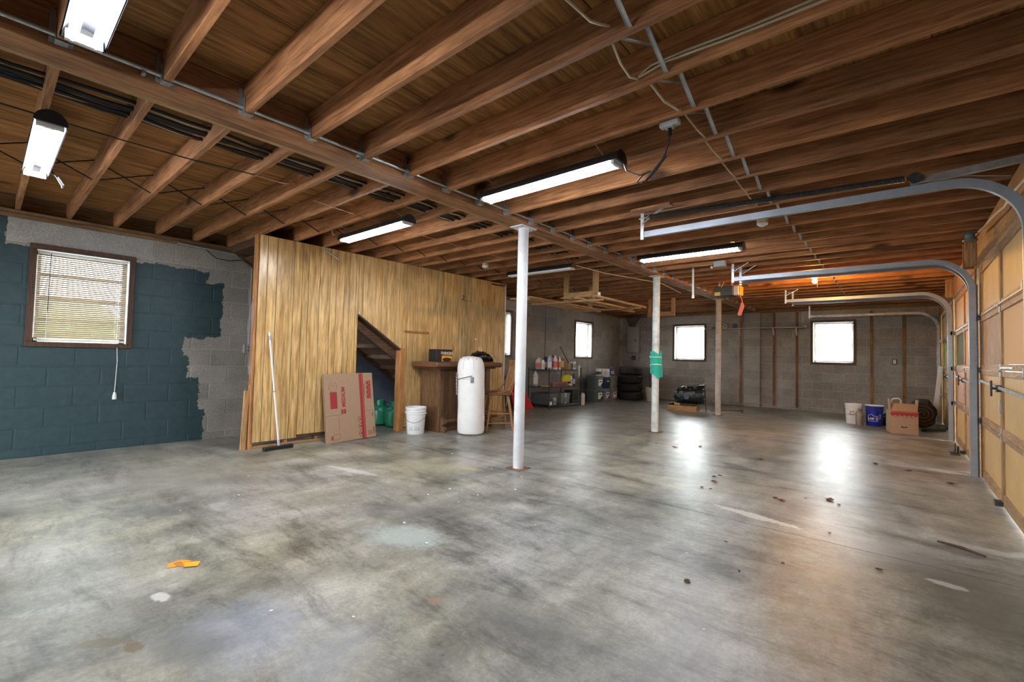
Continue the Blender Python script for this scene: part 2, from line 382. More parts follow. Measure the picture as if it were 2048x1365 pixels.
class MB:
    def __init__(self):
        self.v = []
        self.f = []

    def quad(self, a, b, c, d):
        n = len(self.v)
        self.v += [Vector(a), Vector(b), Vector(c), Vector(d)]
        self.f.append((n, n + 1, n + 2, n + 3))
        return self

    def box(self, x0, x1, y0, y1, z0, z1):
        if x0 > x1: x0, x1 = x1, x0
        if y0 > y1: y0, y1 = y1, y0
        if z0 > z1: z0, z1 = z1, z0
        n = len(self.v)
        self.v += [Vector(p) for p in ((x0, y0, z0), (x1, y0, z0), (x1, y1, z0), (x0, y1, z0), (x0, y0, z1), (x1, y0, z1), (x1, y1, z1), (x0, y1, z1))]
        for q in ((0, 3, 2, 1), (4, 5, 6, 7), (0, 1, 5, 4), (1, 2, 6, 5), (2, 3, 7, 6), (3, 0, 4, 7)):
            self.f.append(tuple(n + i for i in q))
        return self

    def obox(self, c, size, mat):
        n = len(self.v)
        hx, hy, hz = (s / 2 for s in size)
        self.box(-hx, hx, -hy, hy, -hz, hz)
        c = Vector(c)
        for i in range(n, len(self.v)):
            self.v[i] = mat @ self.v[i] + c
        return self

    def bar(self, p, q, w, h, up=(0, 0, 1)):
        """rectangular bar between two points"""
        p, q = Vector(p), Vector(q)
        t = (q - p).normalized()
        s = t.cross(Vector(up))
        if s.length < 1e-6:
            s = Vector((1, 0, 0))
        s.normalize()
        u = s.cross(t)
        n = len(self.v)
        for e in (p, q):
            for a, b in ((-1, -1), (1, -1), (1, 1), (-1, 1)):
                self.v.append(e + s * (a * w / 2) + u * (b * h / 2))
        for q4 in ((3, 2, 1, 0), (4, 5, 6, 7), (0, 1, 5, 4), (1, 2, 6, 5), (2, 3, 7, 6), (3, 0, 4, 7)):
            self.f.append(tuple(n + i for i in q4))
        return self

    def ring(self, c, s, u, r, k):
        n = len(self.v)
        for i in range(k):
            a = 2 * PI * i / k
            self.v.append(c + s * (math.cos(a) * r) + u * (math.sin(a) * r))
        return n

    def tube(self, pts, r, k=8, caps=True):
        pts = [Vector(p) for p in pts]
        rs = r if isinstance(r, (list, tuple)) else [r] * len(pts)
        prev = None
        rings = []
        for i, p in enumerate(pts):
            a = pts[max(0, i - 1)]
            b = pts[min(len(pts) - 1, i + 1)]
            t = (b - a).normalized()
            if prev is None:
                s = t.cross(Vector((0, 0, 1)))
                if s.length < 1e-3:
                    s = Vector((1, 0, 0))
            else:
                s = prev - t * prev.dot(t)
                if s.length < 1e-6:
                    s = t.cross(Vector((0, 0, 1)))
            s.normalize()
            prev = s
            rings.append(self.ring(p, s, t.cross(s), rs[i], k))
        for a, b in zip(rings, rings[1:]):
            for i in range(k):
                j = (i + 1) % k
                self.f.append((a + i, a + j, b + j, b + i))
        if caps:
            self.f.append(tuple(rings[0] + i for i in reversed(range(k))))
            self.f.append(tuple(rings[-1] + i for i in range(k)))
        return self

    def cyl(self, p, q, r, k=16, r2=None):
        return self.tube([p, q], [r, r if r2 is None else r2], k)

    def lathe(self, prof, c=(0, 0, 0), k=24, sx=1.0, sy=1.0):
        c = Vector(c)
        rings = []
        for r, z in prof:
            n = len(self.v)
            for i in range(k):
                a = 2 * PI * i / k
                self.v.append(c + Vector((math.cos(a) * r * sx, math.sin(a) * r * sy, z)))
            rings.append(n)
        for a, b in zip(rings, rings[1:]):
            for i in range(k):
                j = (i + 1) % k
                self.f.append((a + i, a + j, b + j, b + i))
        if prof[0][0] > 1e-5:
            self.f.append(tuple(rings[0] + i for i in reversed(range(k))))
        if prof[-1][0] > 1e-5:
            self.f.append(tuple(rings[-1] + i for i in range(k)))
        return self

    def sphere(self, c, r, k=12, sz=1.0):
        m = k // 2
        return self.lathe([(max(1e-6, r * math.sin(PI * i / m)), -r * sz * math.cos(PI * i / m)) for i in range(m + 1)], c, k)

    def prism(self, poly, axis, a0, a1):
        """poly in the two other axes (in order), extruded along axis"""
        def P3(u, v, a):
            return Vector({0: (a, u, v), 1: (u, a, v), 2: (u, v, a)}[axis])
        n = len(self.v)
        k = len(poly)
        self.v += [P3(u, v, a0) for u, v in poly] + [P3(u, v, a1) for u, v in poly]
        self.f.append(tuple(n + i for i in range(k)))
        self.f.append(tuple(n + k + i for i in reversed(range(k))))
        for i in range(k):
            j = (i + 1) % k
            self.f.append((n + i, n + k + i, n + k + j, n + j))
        return self

    def sweep(self, path, prof, b=(0, 1, 0)):
        b = Vector(b)
        path = [Vector(p) for p in path]
        rings = []
        k = len(prof)
        for i, p in enumerate(path):
            t = (path[min(i + 1, len(path) - 1)] - path[max(i - 1, 0)]).normalized()
            n_ = b.cross(t)
            rings.append(len(self.v))
            for u, v in prof:
                self.v.append(p + n_ * u + b * v)
        for a, c in zip(rings, rings[1:]):
            for i in range(k):
                j = (i + 1) % k
                self.f.append((a + i, a + j, c + j, c + i))
        self.f.append(tuple(rings[0] + i for i in reversed(range(k))))
        self.f.append(tuple(rings[-1] + i for i in range(k)))
        return self

    def mesh(self, name, off=Vector((0, 0, 0)), bevel=0.0, smooth=0.0):
        me = bpy.data.meshes.new(name)
        me.from_pydata([tuple(p - off) for p in self.v], [], self.f)
        bm = bmesh.new()
        bm.from_mesh(me)
        if bevel:
            es = [e for e in bm.edges if len(e.link_faces) == 2 and e.calc_face_angle(0) > 0.6]
            bmesh.ops.bevel(bm, geom=es, offset=bevel, segments=1 if bevel < 0.02 else 2, affect='EDGES', clamp_overlap=True)
        bmesh.ops.recalc_face_normals(bm, faces=bm.faces)
        bm.to_mesh(me)
        bm.free()
        if smooth:
            me.shade_smooth()
            me.set_sharp_from_angle(angle=smooth)
        return me

    def build(self, name, mat, parent=None, local=False, bevel=0.0, smooth=0.0, loc=None):
        """one mesh object. Points are world coordinates unless local; a top-level mesh gets its origin at its base."""
        if parent is not None:
            off = Vector((0, 0, 0)) if local else ORG.get(parent.name, Vector((0, 0, 0)))
            own = Vector((0, 0, 0))
        else:
            if loc is None:
                lo = Vector([min(p[i] for p in self.v) for i in range(3)])
                hi = Vector([max(p[i] for p in self.v) for i in range(3)])
                loc = ((lo.x + hi.x) / 2, (lo.y + hi.y) / 2, lo.z)
            own = Vector(loc)
            off = Vector((0, 0, 0)) if local else own
        me = self.mesh(name, off, bevel, smooth)
        me.materials.append(M[mat])
        o = bpy.data.objects.new(name, me)
        COL.objects.link(o)
        if parent is not None:
            o.parent = parent
            ORG[o.name] = off
        else:
            o.location = own
            ORG[o.name] = own
        return o

def tag(o, label=None, cat=None, group=None, kind=None):
    if label: o['label'] = label
    if cat: o['category'] = cat
    if group: o['group'] = group
    if kind: o['kind'] = kind
    return o

def thing(name, label, cat, loc=(0, 0, 0), rotz=0.0, group=None):
    o = bpy.data.objects.new(name, None)
    o.empty_display_size = 0.1
    COL.objects.link(o)
    o.location = loc
    o.rotation_euler = (0, 0, rotz)
    ORG[o.name] = Vector(loc)
    return tag(o, label, cat, group)

def struct_root(name, loc=(0, 0, 0)):
    o = bpy.data.objects.new(name, None)
    COL.objects.link(o)
    o.location = loc
    ORG[o.name] = Vector(loc)
    o['kind'] = 'structure'
    return o

def place(name, me, loc, parent, mat=None, rot=(0, 0, 0)):
    o = bpy.data.objects.new(name, me)
    COL.objects.link(o)
    o.parent = parent
    o.location = Vector(loc) - ORG.get(parent.name, Vector((0, 0, 0)))
    o.rotation_euler = rot
    return o

def copy_tree(o, loc=None, rotz=None, label=None, parent=None):
    c = o.copy()
    COL.objects.link(c)
    if parent is not None:
        c.parent = parent
    if loc is not None:
        c.location = loc
        ORG[c.name] = Vector(loc)
    if rotz is not None:
        c.rotation_euler = (0, 0, rotz)
    if label:
        c['label'] = label
    for ch in list(o.children):
        copy_tree(ch, parent=c)
    return c

def text(body, size, loc, rot, mat, parent, ext=0.0006, align='CENTER', bold=0.0, name='lettering', sx=1.0):
    cu = bpy.data.curves.new(name, 'FONT')
    cu.body = body
    cu.size = size
    cu.align_x = align
    cu.align_y = 'CENTER'
    cu.extrude = ext
    cu.offset = bold
    cu.materials.append(M[mat])
    tmp = bpy.data.objects.new(name, cu)
    me = bpy.data.meshes.new_from_object(tmp)
    bpy.data.objects.remove(tmp)
    o = bpy.data.objects.new(name, me)
    o['lettering'] = 1
    COL.objects.link(o)
    o.parent = parent
    o.location = loc
    o.rotation_euler = rot
    o.scale = (sx, 1, 1)
    return o

def rotm(axis, deg):
    return Matrix.Rotation(math.radians(deg), 3, axis)

SM = math.radians(40)

# ------------------------------------------------------------------ the room
XL, XR, YB, YF = -7.18, 0.66, 13.92, -2.4
ZJ, ZP, ZW = 2.66, 2.85, 2.575
ROWS = [0.0, 0.095, 0.3175, 0.54, 0.7625, 0.985, 1.2075, 1.43, 1.6525, 1.875, 2.0975, 2.32, ZW]
BL = 0.444

def build_floor():
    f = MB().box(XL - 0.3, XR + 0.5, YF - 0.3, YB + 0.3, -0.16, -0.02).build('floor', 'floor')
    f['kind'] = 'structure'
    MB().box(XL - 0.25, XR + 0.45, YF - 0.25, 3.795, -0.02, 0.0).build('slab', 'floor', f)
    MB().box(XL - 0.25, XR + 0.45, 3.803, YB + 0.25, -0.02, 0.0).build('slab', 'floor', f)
    g = MB().box(-60, 60, -60, 70, -0.4, -0.17).build('ground', 'grass')
    g['kind'] = 'structure'
build_floor()

BLOCKS = {}
def block_mesh(axis, length, z0, z1):
    """front-chamfered block; the face looks to +X (axis 0) or -Y (axis 1); origin at lower start corner on the wall face"""
    key = (axis, round(length, 3), round(z1 - z0, 3))
    if key in BLOCKS:
        return BLOCKS[key]
    g, c, d = 0.0045, 0.006, 0.05
    h = z1 - z0
    b = MB()
    def pt(u, z, o):
        return (o, u, z) if axis == 0 else (u, -o, z)
    n = [pt(g, g, -d), pt(length - g, g, -d), pt(length - g, h - g, -d), pt(g, h - g, -d)]
    m = [pt(g, g, -c), pt(length - g, g, -c), pt(length - g, h - g, -c), pt(g, h - g, -c)]
    t = [pt(g + c, g + c, 0), pt(length - g - c, g + c, 0), pt(length - g - c, h - g - c, 0), pt(g + c, h - g - c, 0)]
    b.v = [Vector(p) for p in n + m + t]
    for a in (0, 4):
        for i in range(4):
            j = (i + 1) % 4
            b.f.append((a + i, a + j, a + 4 + j, a + 4 + i))
    b.f.append((8, 9, 10, 11))
    me = b.mesh('block')
    me.materials.append(M['block'])
    BLOCKS[key] = me
    return me

def cut(seg, openings, r):
    """pieces of seg=(u0,u1) left in row r by the openings [(u0,u1,row0,row1)]"""
    segs = [seg]
    for (a, b, r0, r1) in openings:
        if r0 <= r < r1:
            out = []
            for s, e in segs:
                if e <= a or s >= b:
                    out.append((s, e))
                else:
                    if s < a: out.append((s, a))
                    if e > b: out.append((b, e))
            segs = out
    return [(s, e) for s, e in segs if e - s > 0.03]

def block_wall(name, axis, face, u0, u1, wins, lintels, hidden, phase=0.0):
    """mortar bed with the blocks as parts. wins: (u0,u1) openings in rows 6-10; lintels: (u0,u1) in row 11"""
    ops = [(a, b, 6, 11) for a, b in wins]
    lin = [(a, b, 11, 12) for a, b in lintels]
    mb = MB()
    T0, T1 = 0.0035, 0.2
    def wbox(a, b, z0, z1, t0=T0, t1=T1):
        if axis == 0:
            mb.box(face - t1, face - t0, a, b, z0, z1)
        else:
            mb.box(a, b, face + t0, face + t1, z0, z1)
    cur = u0
    for a, b in sorted(wins):
        wbox(cur, a, 0, ZW)
        wbox(a, b, 0, ROWS[6])
        wbox(a, b, ROWS[11], ZW)
        cur = b
    wbox(cur, u1 + (0.2 if axis == 0 else 0.0), 0, ZW)
    root = mb.build(name, 'mortar', loc=(face, u0, 0) if axis == 0 else (u0, face, 0))
    root['kind'] = 'structure'
    far = MB()
    cnt = 0
    for r in range(12):
        z0, z1 = ROWS[r], ROWS[r + 1]
        s = u0 - (0 if r % 2 else BL / 2) + phase
        while s < u1:
            for a, b in cut((max(s, u0), min(s + BL, u1)), ops + lin, r):
                me = block_mesh(axis, b - a, z0, z1)
                p = (face, a, z0) if axis == 0 else (a, face, z0)
                if any(h0 <= a and b <= h1 for h0, h1 in hidden):
                    n = len(far.v)
                    far.v += [Vector(p) + v.co for v in me.vertices]
                    far.f += [tuple(n + i for i in q.vertices) for q in me.polygons]
                else:
                    place('block', me, p, root)
                    cnt += 1
            s += BL
    for a, b in lintels:
        lb = MB()
        if axis == 0: lb.box(face - 0.05, face + 0.001, a, b, ROWS[11] + 0.003, ZW)
        else: lb.box(a, b, face - 0.001, face + 0.05, ROWS[11] + 0.003, ZW)
        lb.build('lintel', 'lintel', root, bevel=0.004)
    if far.v:
        o = far.build('block_course', 'block', root)
        o['kind'] = 'stuff'
    print(name, 'blocks', cnt)
    return root

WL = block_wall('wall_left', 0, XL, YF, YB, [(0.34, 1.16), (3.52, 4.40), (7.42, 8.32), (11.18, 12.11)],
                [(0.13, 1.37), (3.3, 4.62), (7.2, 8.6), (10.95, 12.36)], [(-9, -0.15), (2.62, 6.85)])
WB = block_wall('wall_back', 1, YB, XL, XR + 0.2, [(-5.34, -4.42), (-1.75, -0.88)], [(-5.576, -4.228), (-1.99, -0.675)], [], 0.1)
# pilaster on the back wall
for r in range(12):
    pz = MB().box(-3.35, -2.935, YB - 0.10, YB + 0.02, ROWS[r] + 0.004, ROWS[r + 1] - 0.004).build('block', 'block', WB, bevel=0.006)
MB().box(-3.345, -2.94, YB - 0.094, YB + 0.02, 0, ZW).build('pilaster_core', 'mortar', WB)

# unseen wall behind the camera, its open doorway added to let daylight in
wf = MB().box(XL - 0.2, -6.0, YF - 0.2, YF, 0, ZP).box(-5.0, XR + 0.2, YF - 0.2, YF, 0, ZP).box(-6.0, -5.0, YF - 0.2, YF, 2.2, ZP).build('wall_front', 'outer_wall')
wf['kind'] = 'structure'

# ------------------------------------------------------------------ ceiling: plywood, joists, girder, hangers, bridging
Y0J, SJ = 1.0208, 0.4064
def build_ceiling():
    root = struct_root('ceiling', (-3.2, 5.0, ZP))
    xs = [XL - 0.25] + [-2.32 + 1.22 * k for k in range(-3, 3)] + [XR + 0.3]
    xs = sorted(x for x in xs if XL - 0.3 <= x <= XR + 0.31)
    for i in range(len(xs) - 1):
        y = YF - 0.2 + (1.22 if i % 2 else 0.0) - 1.22
        while y < YB + 0.2:
            a, b = max(y, YF - 0.2), min(y + 2.44, YB + 0.25)
            if b - a > 0.1:
                me = MB().box(-(xs[i + 1] - xs[i]) / 2 + 0.003, (xs[i + 1] - xs[i]) / 2 - 0.003, -(b - a) / 2 + 0.003, (b - a) / 2 - 0.003, 0, 0.02).mesh('plywood_sheet')
                me.materials.append(M['plywood'])
                place('plywood_sheet', me, ((xs[i] + xs[i + 1]) / 2, (a + b) / 2, ZP + random.uniform(0, 0.002)), root)
            y += 2.44
    MB().box(XL - 0.4, XR + 0.4, YF - 0.3, YB + 0.4, ZP + 0.024, ZP + 0.06).build('subfloor', 'plywood', root)
    jl = MB().box(-1.98, 1.98, -0.019, 0.019, 0, ZP - ZJ).mesh('joist', bevel=0.003)
    jl.materials.append(M['joist'])
    jr = MB().box(-1.92, 1.92, -0.019, 0.019, 0, ZP - ZJ).mesh('joist', bevel=0.003)
    jr.materials.append(M['joist'])
    hb = MB()
    for s in (-1, 1):
        hb.box(0, 0.004, s * 0.021, s * 0.043, -0.004, 0.16)
        hb.box(0, 0.05, s * 0.0205, s * 0.0225, -0.004, 0.10)
        for k in range(5):
            hb.box(0.004, 0.0055, s * 0.027, s * 0.036, 0.012 + k * 0.028, 0.022 + k * 0.028)
    hb.box(0, 0.055, -0.0225, 0.0225, -0.006, -0.003)
    hm = hb.mesh('joist_hanger')
    hm.materials.append(M['galv'])
    strap = MB()
    strap.sweep([(-0.0, -0.190, 0.172), (0, -0.170, 0.165), (0, 0.170, 0.012), (0, 0.192, 0.004)], [(-0.001, -0.012), (0.004, -0.006), (0.004, 0.006), (-0.001, 0.012), (0.001, 0.012), (0.006, 0.004), (0.006, -0.004), (0.001, -0.012)], (1, 0, 0))
    sm = strap.mesh('bridging_strap')
    sm.materials.append(M['galv_dull'])
    dk = MB()
    dk.sweep([(0, -0.188, 0.172), (0, 0.188, 0.006)], [(-0.004, -0.007), (0.004, -0.007), (0.004, 0.007), (-0.004, 0.007)], (1, 0, 0))
    dm = dk.mesh('bridging_strap')
    dm.materials.append(M['blackwire'])
    for k in range(-7, 32):
        y = Y0J + SJ * k - 0.019
        dz = random.uniform(-0.002, 0.002)
        place('joist', jl, (-5.30, y + random.uniform(-0.006, 0.006), ZJ + dz), root, rot=(0, 0, random.uniform(-0.0015, 0.0015)))
        place('joist', jr, (-1.15, y, ZJ + dz), root, rot=(0, 0, random.uniform(-0.0015, 0.0015)))
        if k >= -2:
            place('joist_hanger', hm, (-3.07, y, ZJ + dz - 0.002), root)
        if -3 <= k < 31:
            ym = y + SJ / 2
            place('bridging_strap', sm, (-0.90, ym, ZJ), root)
            place('bridging_strap', sm, (-0.955, ym, ZJ), root, rot=(0, 0, PI))
            place('bridging_strap', dm, (-5.36, ym, ZJ), root)
            place('bridging_strap', dm, (-5.30, ym, ZJ), root, rot=(0, 0, PI))
    # built-up girder: two plies and a ledger strip
    MB().box(-3.195, -3.073, YF, YB, ZJ - 0.022, ZP - 0.002).build('girder', 'girder', root, bevel=0.004)
    MB().box(-3.275, -3.198, YF, YB, ZJ - 0.018, ZP - 0.002).build('girder', 'girder', root, bevel=0.004)
    MB().box(-3.320, -3.278, YF, YB, ZJ - 0.014, ZJ + 0.06).build('ledger_strip', 'lumber_y', root, bevel=0.003)
    # sill plates and rim boards round the walls
    MB().box(XL - 0.16, XL + 0.03, YF, YB + 0.2, ZW, ZW + 0.04).build('sill_plate', 'plate', root, bevel=0.004)
    MB().box(XL - 0.15, XL + 0.02, YF, YB + 0.2, ZW + 0.042, ZJ - 0.003).build('sill_plate', 'plate', root, bevel=0.004)
    MB().box(XL - 0.2, XR + 0.2, YB - 0.03, YB + 0.18, ZW, ZJ - 0.003).build('sill_plate', 'plate', root, bevel=0.004)
    MB().box(XL - 0.16, XL - 0.12, YF, YB + 0.2, ZJ, ZP - 0.002).build('rim_board', 'plate', root)
    MB().box(XL - 0.2, XR + 0.2, YB + 0.0, YB + 0.04, ZJ, ZP - 0.002).build('rim_board', 'plate', root)
    # loose shims nailed under a joist by the near door track
    MB().box(-1.98, -1.60, 4.02, 4.11, ZJ - 0.024, ZJ - 0.004).build('joist_shim', 'joist', root)
    return root
CEIL = build_ceiling()

# ------------------------------------------------------------------ windows with blinds
def make_window(i, axis, face, u0, u1, z0=1.198, z1=2.327, rail=(1.51, 1.75, 2.01)):
    """u0,u1,z0,z1: outer edge of the brown trim"""
    root = struct_root('window_%d' % i, (face, (u0 + u1) / 2, z0) if axis == 0 else ((u0 + u1) / 2, face, z0))
    tw = 0.056
    def bx(mb, a, b, o0, o1, za, zb):
        """o: distance into the room from the wall face"""
        if axis == 0: mb.box(face + o0, face + o1, a, b, za, zb)
        else: mb.box(a, b, face - o1, face - o0, za, zb)
        return mb
    for a, b, za, zb in ((u0, u1, z1 - tw, z1), (u0, u1, z0, z0 + tw), (u0, u0 + tw, z0 + tw, z1 - tw), (u1 - tw, u1, z0 + tw, z1 - tw)):
        bx(MB(), a, b, -0.01, 0.022, za, zb).build('window_frame', 'window_trim', root, bevel=0.004)
    # jamb liner boards in the wall thickness
    for a, b, za, zb in ((u0 + 0.03, u1 - 0.03, z1 - tw + 0.003, z1 - tw + 0.02), (u0 + 0.03, u1 - 0.03, z0 + tw - 0.02, z0 + tw - 0.003), (u0 + 0.03, u0 + tw - 0.004, z0 + tw, z1 - tw), (u1 - tw + 0.004, u1 - 0.03, z0 + tw, z1 - tw)):
        bx(MB(), a, b, -0.20, -0.011, za, zb).build('jamb_liner', 'sash', root)
    i0, i1, j0, j1 = u0 + tw, u1 - tw, z0 + tw, z1 - tw
    s = MB()
    bx(s, i0, i1, -0.17, -0.13, j0, j0 + 0.045); bx(s, i0, i1, -0.17, -0.13, j1 - 0.045, j1)
    bx(s, i0, i0 + 0.045, -0.17, -0.13, j0, j1); bx(s, i1 - 0.045, i1, -0.17, -0.13, j0, j1)
    s.build('sash', 'sash', root)
    for z in rail:
        bx(MB(), i0 + 0.04, i1 - 0.04, -0.165, -0.135, z - 0.018, z + 0.018).build('glazing_bar', 'sash', root)
    zz = [j0 + 0.04] + list(rail) + [j1 - 0.04]
    for a, b in zip(zz, zz[1:]):
        bx(MB(), i0 + 0.04, i1 - 0.04, -0.152, -0.148, a + 0.015, b - 0.015).build('pane', 'glass', root)
    return (axis, face, i0, i1, j0, j1)

def make_blind(win, label, nsl=40, wand_left=True, tilt=28, pull=0.5, name='mini_blind'):
    axis, face, i0, i1, j0, j1 = win
    t = thing(name, label, 'blind', (face - 0.05, (i0 + i1) / 2, j0) if axis == 0 else ((i0 + i1) / 2, face + 0.05, j0), 0, 'mini blinds in the basement windows')
    def bx(mb, a, b, o0, o1, za, zb):
        if axis == 0: mb.box(face + o0, face + o1, a, b, za, zb)
        else: mb.box(a, b, face - o1, face - o0, za, zb)
        return mb
    c0, c1 = i0 + 0.012, i1 - 0.012
    bx(MB(), c0, c1, -0.065, -0.035, j1 - 0.034, j1 - 0.008).build('headrail', 'sash', t, bevel=0.003)
    sl = MB()
    zt, zb = j1 - 0.05, j0 + 0.055
    for k in range(nsl):
        z = zt + (zb - zt) * k / (nsl - 1)
        c = ((face - 0.05, (c0 + c1) / 2, z) if axis == 0 else ((c0 + c1) / 2, face + 0.05, z))
        if axis == 0: sl.obox(c, (0.025, c1 - c0, 0.0008), rotm('Y', tilt))
        else: sl.obox(c, (c1 - c0, 0.025, 0.0008), rotm('X', tilt))
    o = sl.build('slats', 'slat', t)
    o['kind'] = 'stuff'
    bx(MB(), c0, c1, -0.060, -0.040, j0 + 0.012, j0 + 0.034).build('bottom_rail', 'white', t, bevel=0.003)
    wu = c0 + 0.10 if wand_left else c1 - 0.1
    P = (lambda u, o, z: (face + o, u, z)) if axis == 0 else (lambda u, o, z: (u, face - o, z))
    MB().cyl(P(wu, -0.028, j1 - 0.03), P(wu - 0.005, -0.028, j1 - 0.68), 0.0045, 6).build('tilt_wand', 'dark_steel' if wand_left else 'white', t)
    for q in (0.12, 0.88):
        u = c0 + (c1 - c0) * q
        MB().cyl(P(u, -0.036, j1 - 0.04), P(u, -0.036, j0 + 0.02), 0.0016, 4).build('ladder_cord', 'string', t)
    if pull:
        u = c1 - 0.07
        zc = j0 - pull
        MB().tube([P(u, -0.026, j1 - 0.03), P(u, -0.024, j0 + 0.02), P(u, 0.028, j0 - 0.06), P(u + 0.01, 0.012, j0 - 0.2), P(u, 0.012, zc)], 0.0035, 6).build('pull_cord', 'string', t)
        MB().lathe([(0.012, 0), (0.022, 0.004), (0.019, 0.055), (0.014, 0.07), (0.014, 0.085)], P(u, 0.026, zc - 0.085), 12).build('cord_tassel', 'white', t, smooth=SM)
    return t

W1 = make_window(1, 0, XL, 0.30, 1.20)
W2 = make_window(2, 0, XL, 3.48, 4.44)
W3 = make_window(3, 0, XL, 7.38, 8.36, rail=())
W4 = make_window(4, 0, XL, 11.14, 12.15, rail=())
W5 = make_window(5, 1, YB, -5.383, -4.385, rail=())
W6 = make_window(6, 1, YB, -1.79, -0.845, rail=())
make_blind(W1, 'white slatted blind in the window of the teal painted wall', 41, True, 50, 0.58)
make_blind(W3, 'white blind in the narrow window just past the wood paneling', 41, True, 12, 0.0)
make_blind(W4, 'white blind in the window above the black wire shelf', 41, True, 12, 0.78)
make_blind(W5, 'white blind in the back window between the two far columns', 41, True, 12, 0.0)
make_blind(W6, 'white blind in the back window above the buckets', 41, True, 12, 0.0)

# ------------------------------------------------------------------ paneled partition and the stairs behind it
XP = -6.02
def open_z(y):
    return 1.785 + (1.281 - 1.785) * (y - 3.555) / (4.34 - 3.555)

def build_partition():
    root = struct_root('wall_partition', (XP, 4.5, 0))
    pat = [0.10, 0.115, 0.215, 0.11, 0.085, 0.155, 0.15, 0.09, 0.12, 0.08]
    y, i = 2.19, 0
    edges = [y]
    while y < 6.77:
        y += pat[i % len(pat)] * 1.0
        i += 1
        edges.append(min(y, 6.775))
    cuts = sorted(set(edges + [3.555, 4.40]))
    for a, b in zip(cuts, cuts[1:]):
        if b - a < 0.012:
            continue
        lo = 0.085 if b < 2.75 else (0.125 if b <= 3.56 else 0.05)
        if a >= 3.555 - 1e-4 and b <= 4.40 + 1e-4:
            za, zb = open_z(a), open_z(min(b, 4.40))
        else:
            za = zb = lo
        g = 0.003
        MB().prism([(a + g, za), (b - g, zb), (b - g, ZJ - 0.004), (a + g, ZJ - 0.004)], 0, XP - 0.008, XP).build('panel_strip', 'paneling', root, bevel=0.002)
    bk = MB()
    bk.box(XP - 0.016, XP - 0.0095, 2.19, 3.55, 0.08, ZJ - 0.004)
    bk.prism([(3.55, 1.80), (4.39, open_z(4.39) + 0.01), (4.39, ZJ - 0.004), (3.55, ZJ - 0.004)], 0, XP - 0.016, XP - 0.0095)
    bk.box(XP - 0.016, XP - 0.0095, 4.40, 6.775, 0.05, ZJ - 0.004)
    bk.build('backing', 'stair', root)
    MB().box(XP - 0.105, XP - 0.017, 2.165, 2.203, 0.0, ZJ - 0.002).build('end_stud', 'stud', root, bevel=0.002)
    for yy in (2.60, 3.0, 3.52, 4.9, 5.3, 5.7, 6.1, 6.5):
        MB().box(XP - 0.105, XP - 0.017, yy - 0.019, yy + 0.019, 0.04, ZJ - 0.042).build('stud', 'lumber_z', root)
    MB().box(XP - 0.105, XP - 0.017, 2.205, 3.55, 0, 0.038).build('bottom_plate', 'lumber_y', root)
    MB().box(XP - 0.105, XP - 0.017, 4.41, 6.775, 0, 0.038).build('bottom_plate', 'lumber_y', root)
    MB().box(XP - 0.105, XP - 0.017, 2.205, 6.775, ZJ - 0.040, ZJ - 0.003).build('top_plate', 'lumber_y', root)
    MB().box(XP - 0.12, XP + 0.014, 4.312, 4.398, 0, open_z(4.33) + 0.02).build('jamb_post', 'stud', root, bevel=0.003)
    MB().bar((XP - 0.05, 3.56, 1.772), (XP - 0.05, 4.36, open_z(4.36) - 0.014), 0.12, 0.022, (0, 0, 1)).build('sloped_head', 'stair', root)
    MB().box(XP - 0.105, XP + 0.004, 6.778, 6.800, 0.02, ZJ - 0.003).build('white_end_trim', 'white_paint', root)
build_partition()

def build_stairs():
    t = thing('staircase', 'dark wooden stairs seen from below through the sloped opening', 'stairs', (-6.6, 4.2, 0))
    sl = -0.667
    def zb(y): return 1.565 + sl * (y - 3.627)
    for x0, x1, dz in ((-6.175, -6.135, 0.0), (-7.14, -7.10, 0.10)):
        y0, y1 = 2.23, 3.627 + 1.565 / 0.667 - 0.02
        MB().prism([(y0, zb(y0) + dz), (y1, max(0.0, zb(y1))), (y1, 0.20 + zb(y1)), (y0, zb(y0) + 0.30)], 0, x0, x1).build('stringer', 'stair', t)
    ya, yb_ = 2.4, 5.6
    MB().prism([(ya, zb(ya) + 0.13), (yb_, zb(yb_) + 0.13), (yb_, zb(yb_) + 0.15), (ya, zb(ya) + 0.15)], 0, -7.095, -6.18).build('soffit_board', 'stair', t)
    k = 0
    y = 5.75
    while y > 2.3:
        z = zb(y) + 0.29
        MB().box(-7.09, -6.185, y - 0.27, y, z - 0.035, z).build('tread', 'stair', t)
        MB().box(-7.09, -6.185, y - 0.285, y - 0.272, z - 0.034, z + 0.145).build('riser', 'stair', t)
        y -= 0.27
        k += 1
build_stairs()

# ------------------------------------------------------------------ garage side: wall, doors, tracks
DOORS = ((4.45, 7.25), (7.50, 10.35), (10.65, 13.40))
def build_right_wall():
    root = struct_root('wall_right', (XR, 5.0, 0))
    def p(name, mat, *a, **k): MB().box(*a).build(name, mat, root, **k)
    p('wall_panel', 'outer_wall', XR, XR + 0.2, YF, 4.42, 0, 2.33)
    p('header', 'header', XR - 0.02, XR + 0.2, YF, YB, 2.335, ZJ - 0.004, bevel=0.004)
    p('post', 'plate', XR - 0.02, XR + 0.2, 7.285, 7.465, 0, 2.333, bevel=0.004)
    p('post', 'doorframe_z', XR - 0.02, XR + 0.2, 10.385, 10.615, 0, 2.333, bevel=0.004)
    p('post', 'doorpanel', XR - 0.02, XR + 0.2, 13.412, YB, 0, 2.333, bevel=0.004)
    for y in (7.2, 7.42, 10.30):
        p('jack_stud', 'lumber_z', XR - 0.11, XR - 0.022, y + 0.03, y + 0.075, 2.36, ZJ - 0.004)
    p('rim_board', 'plate', XR + 0.05, XR + 0.09, YF, YB, ZJ, ZP - 0.002)
build_right_wall()

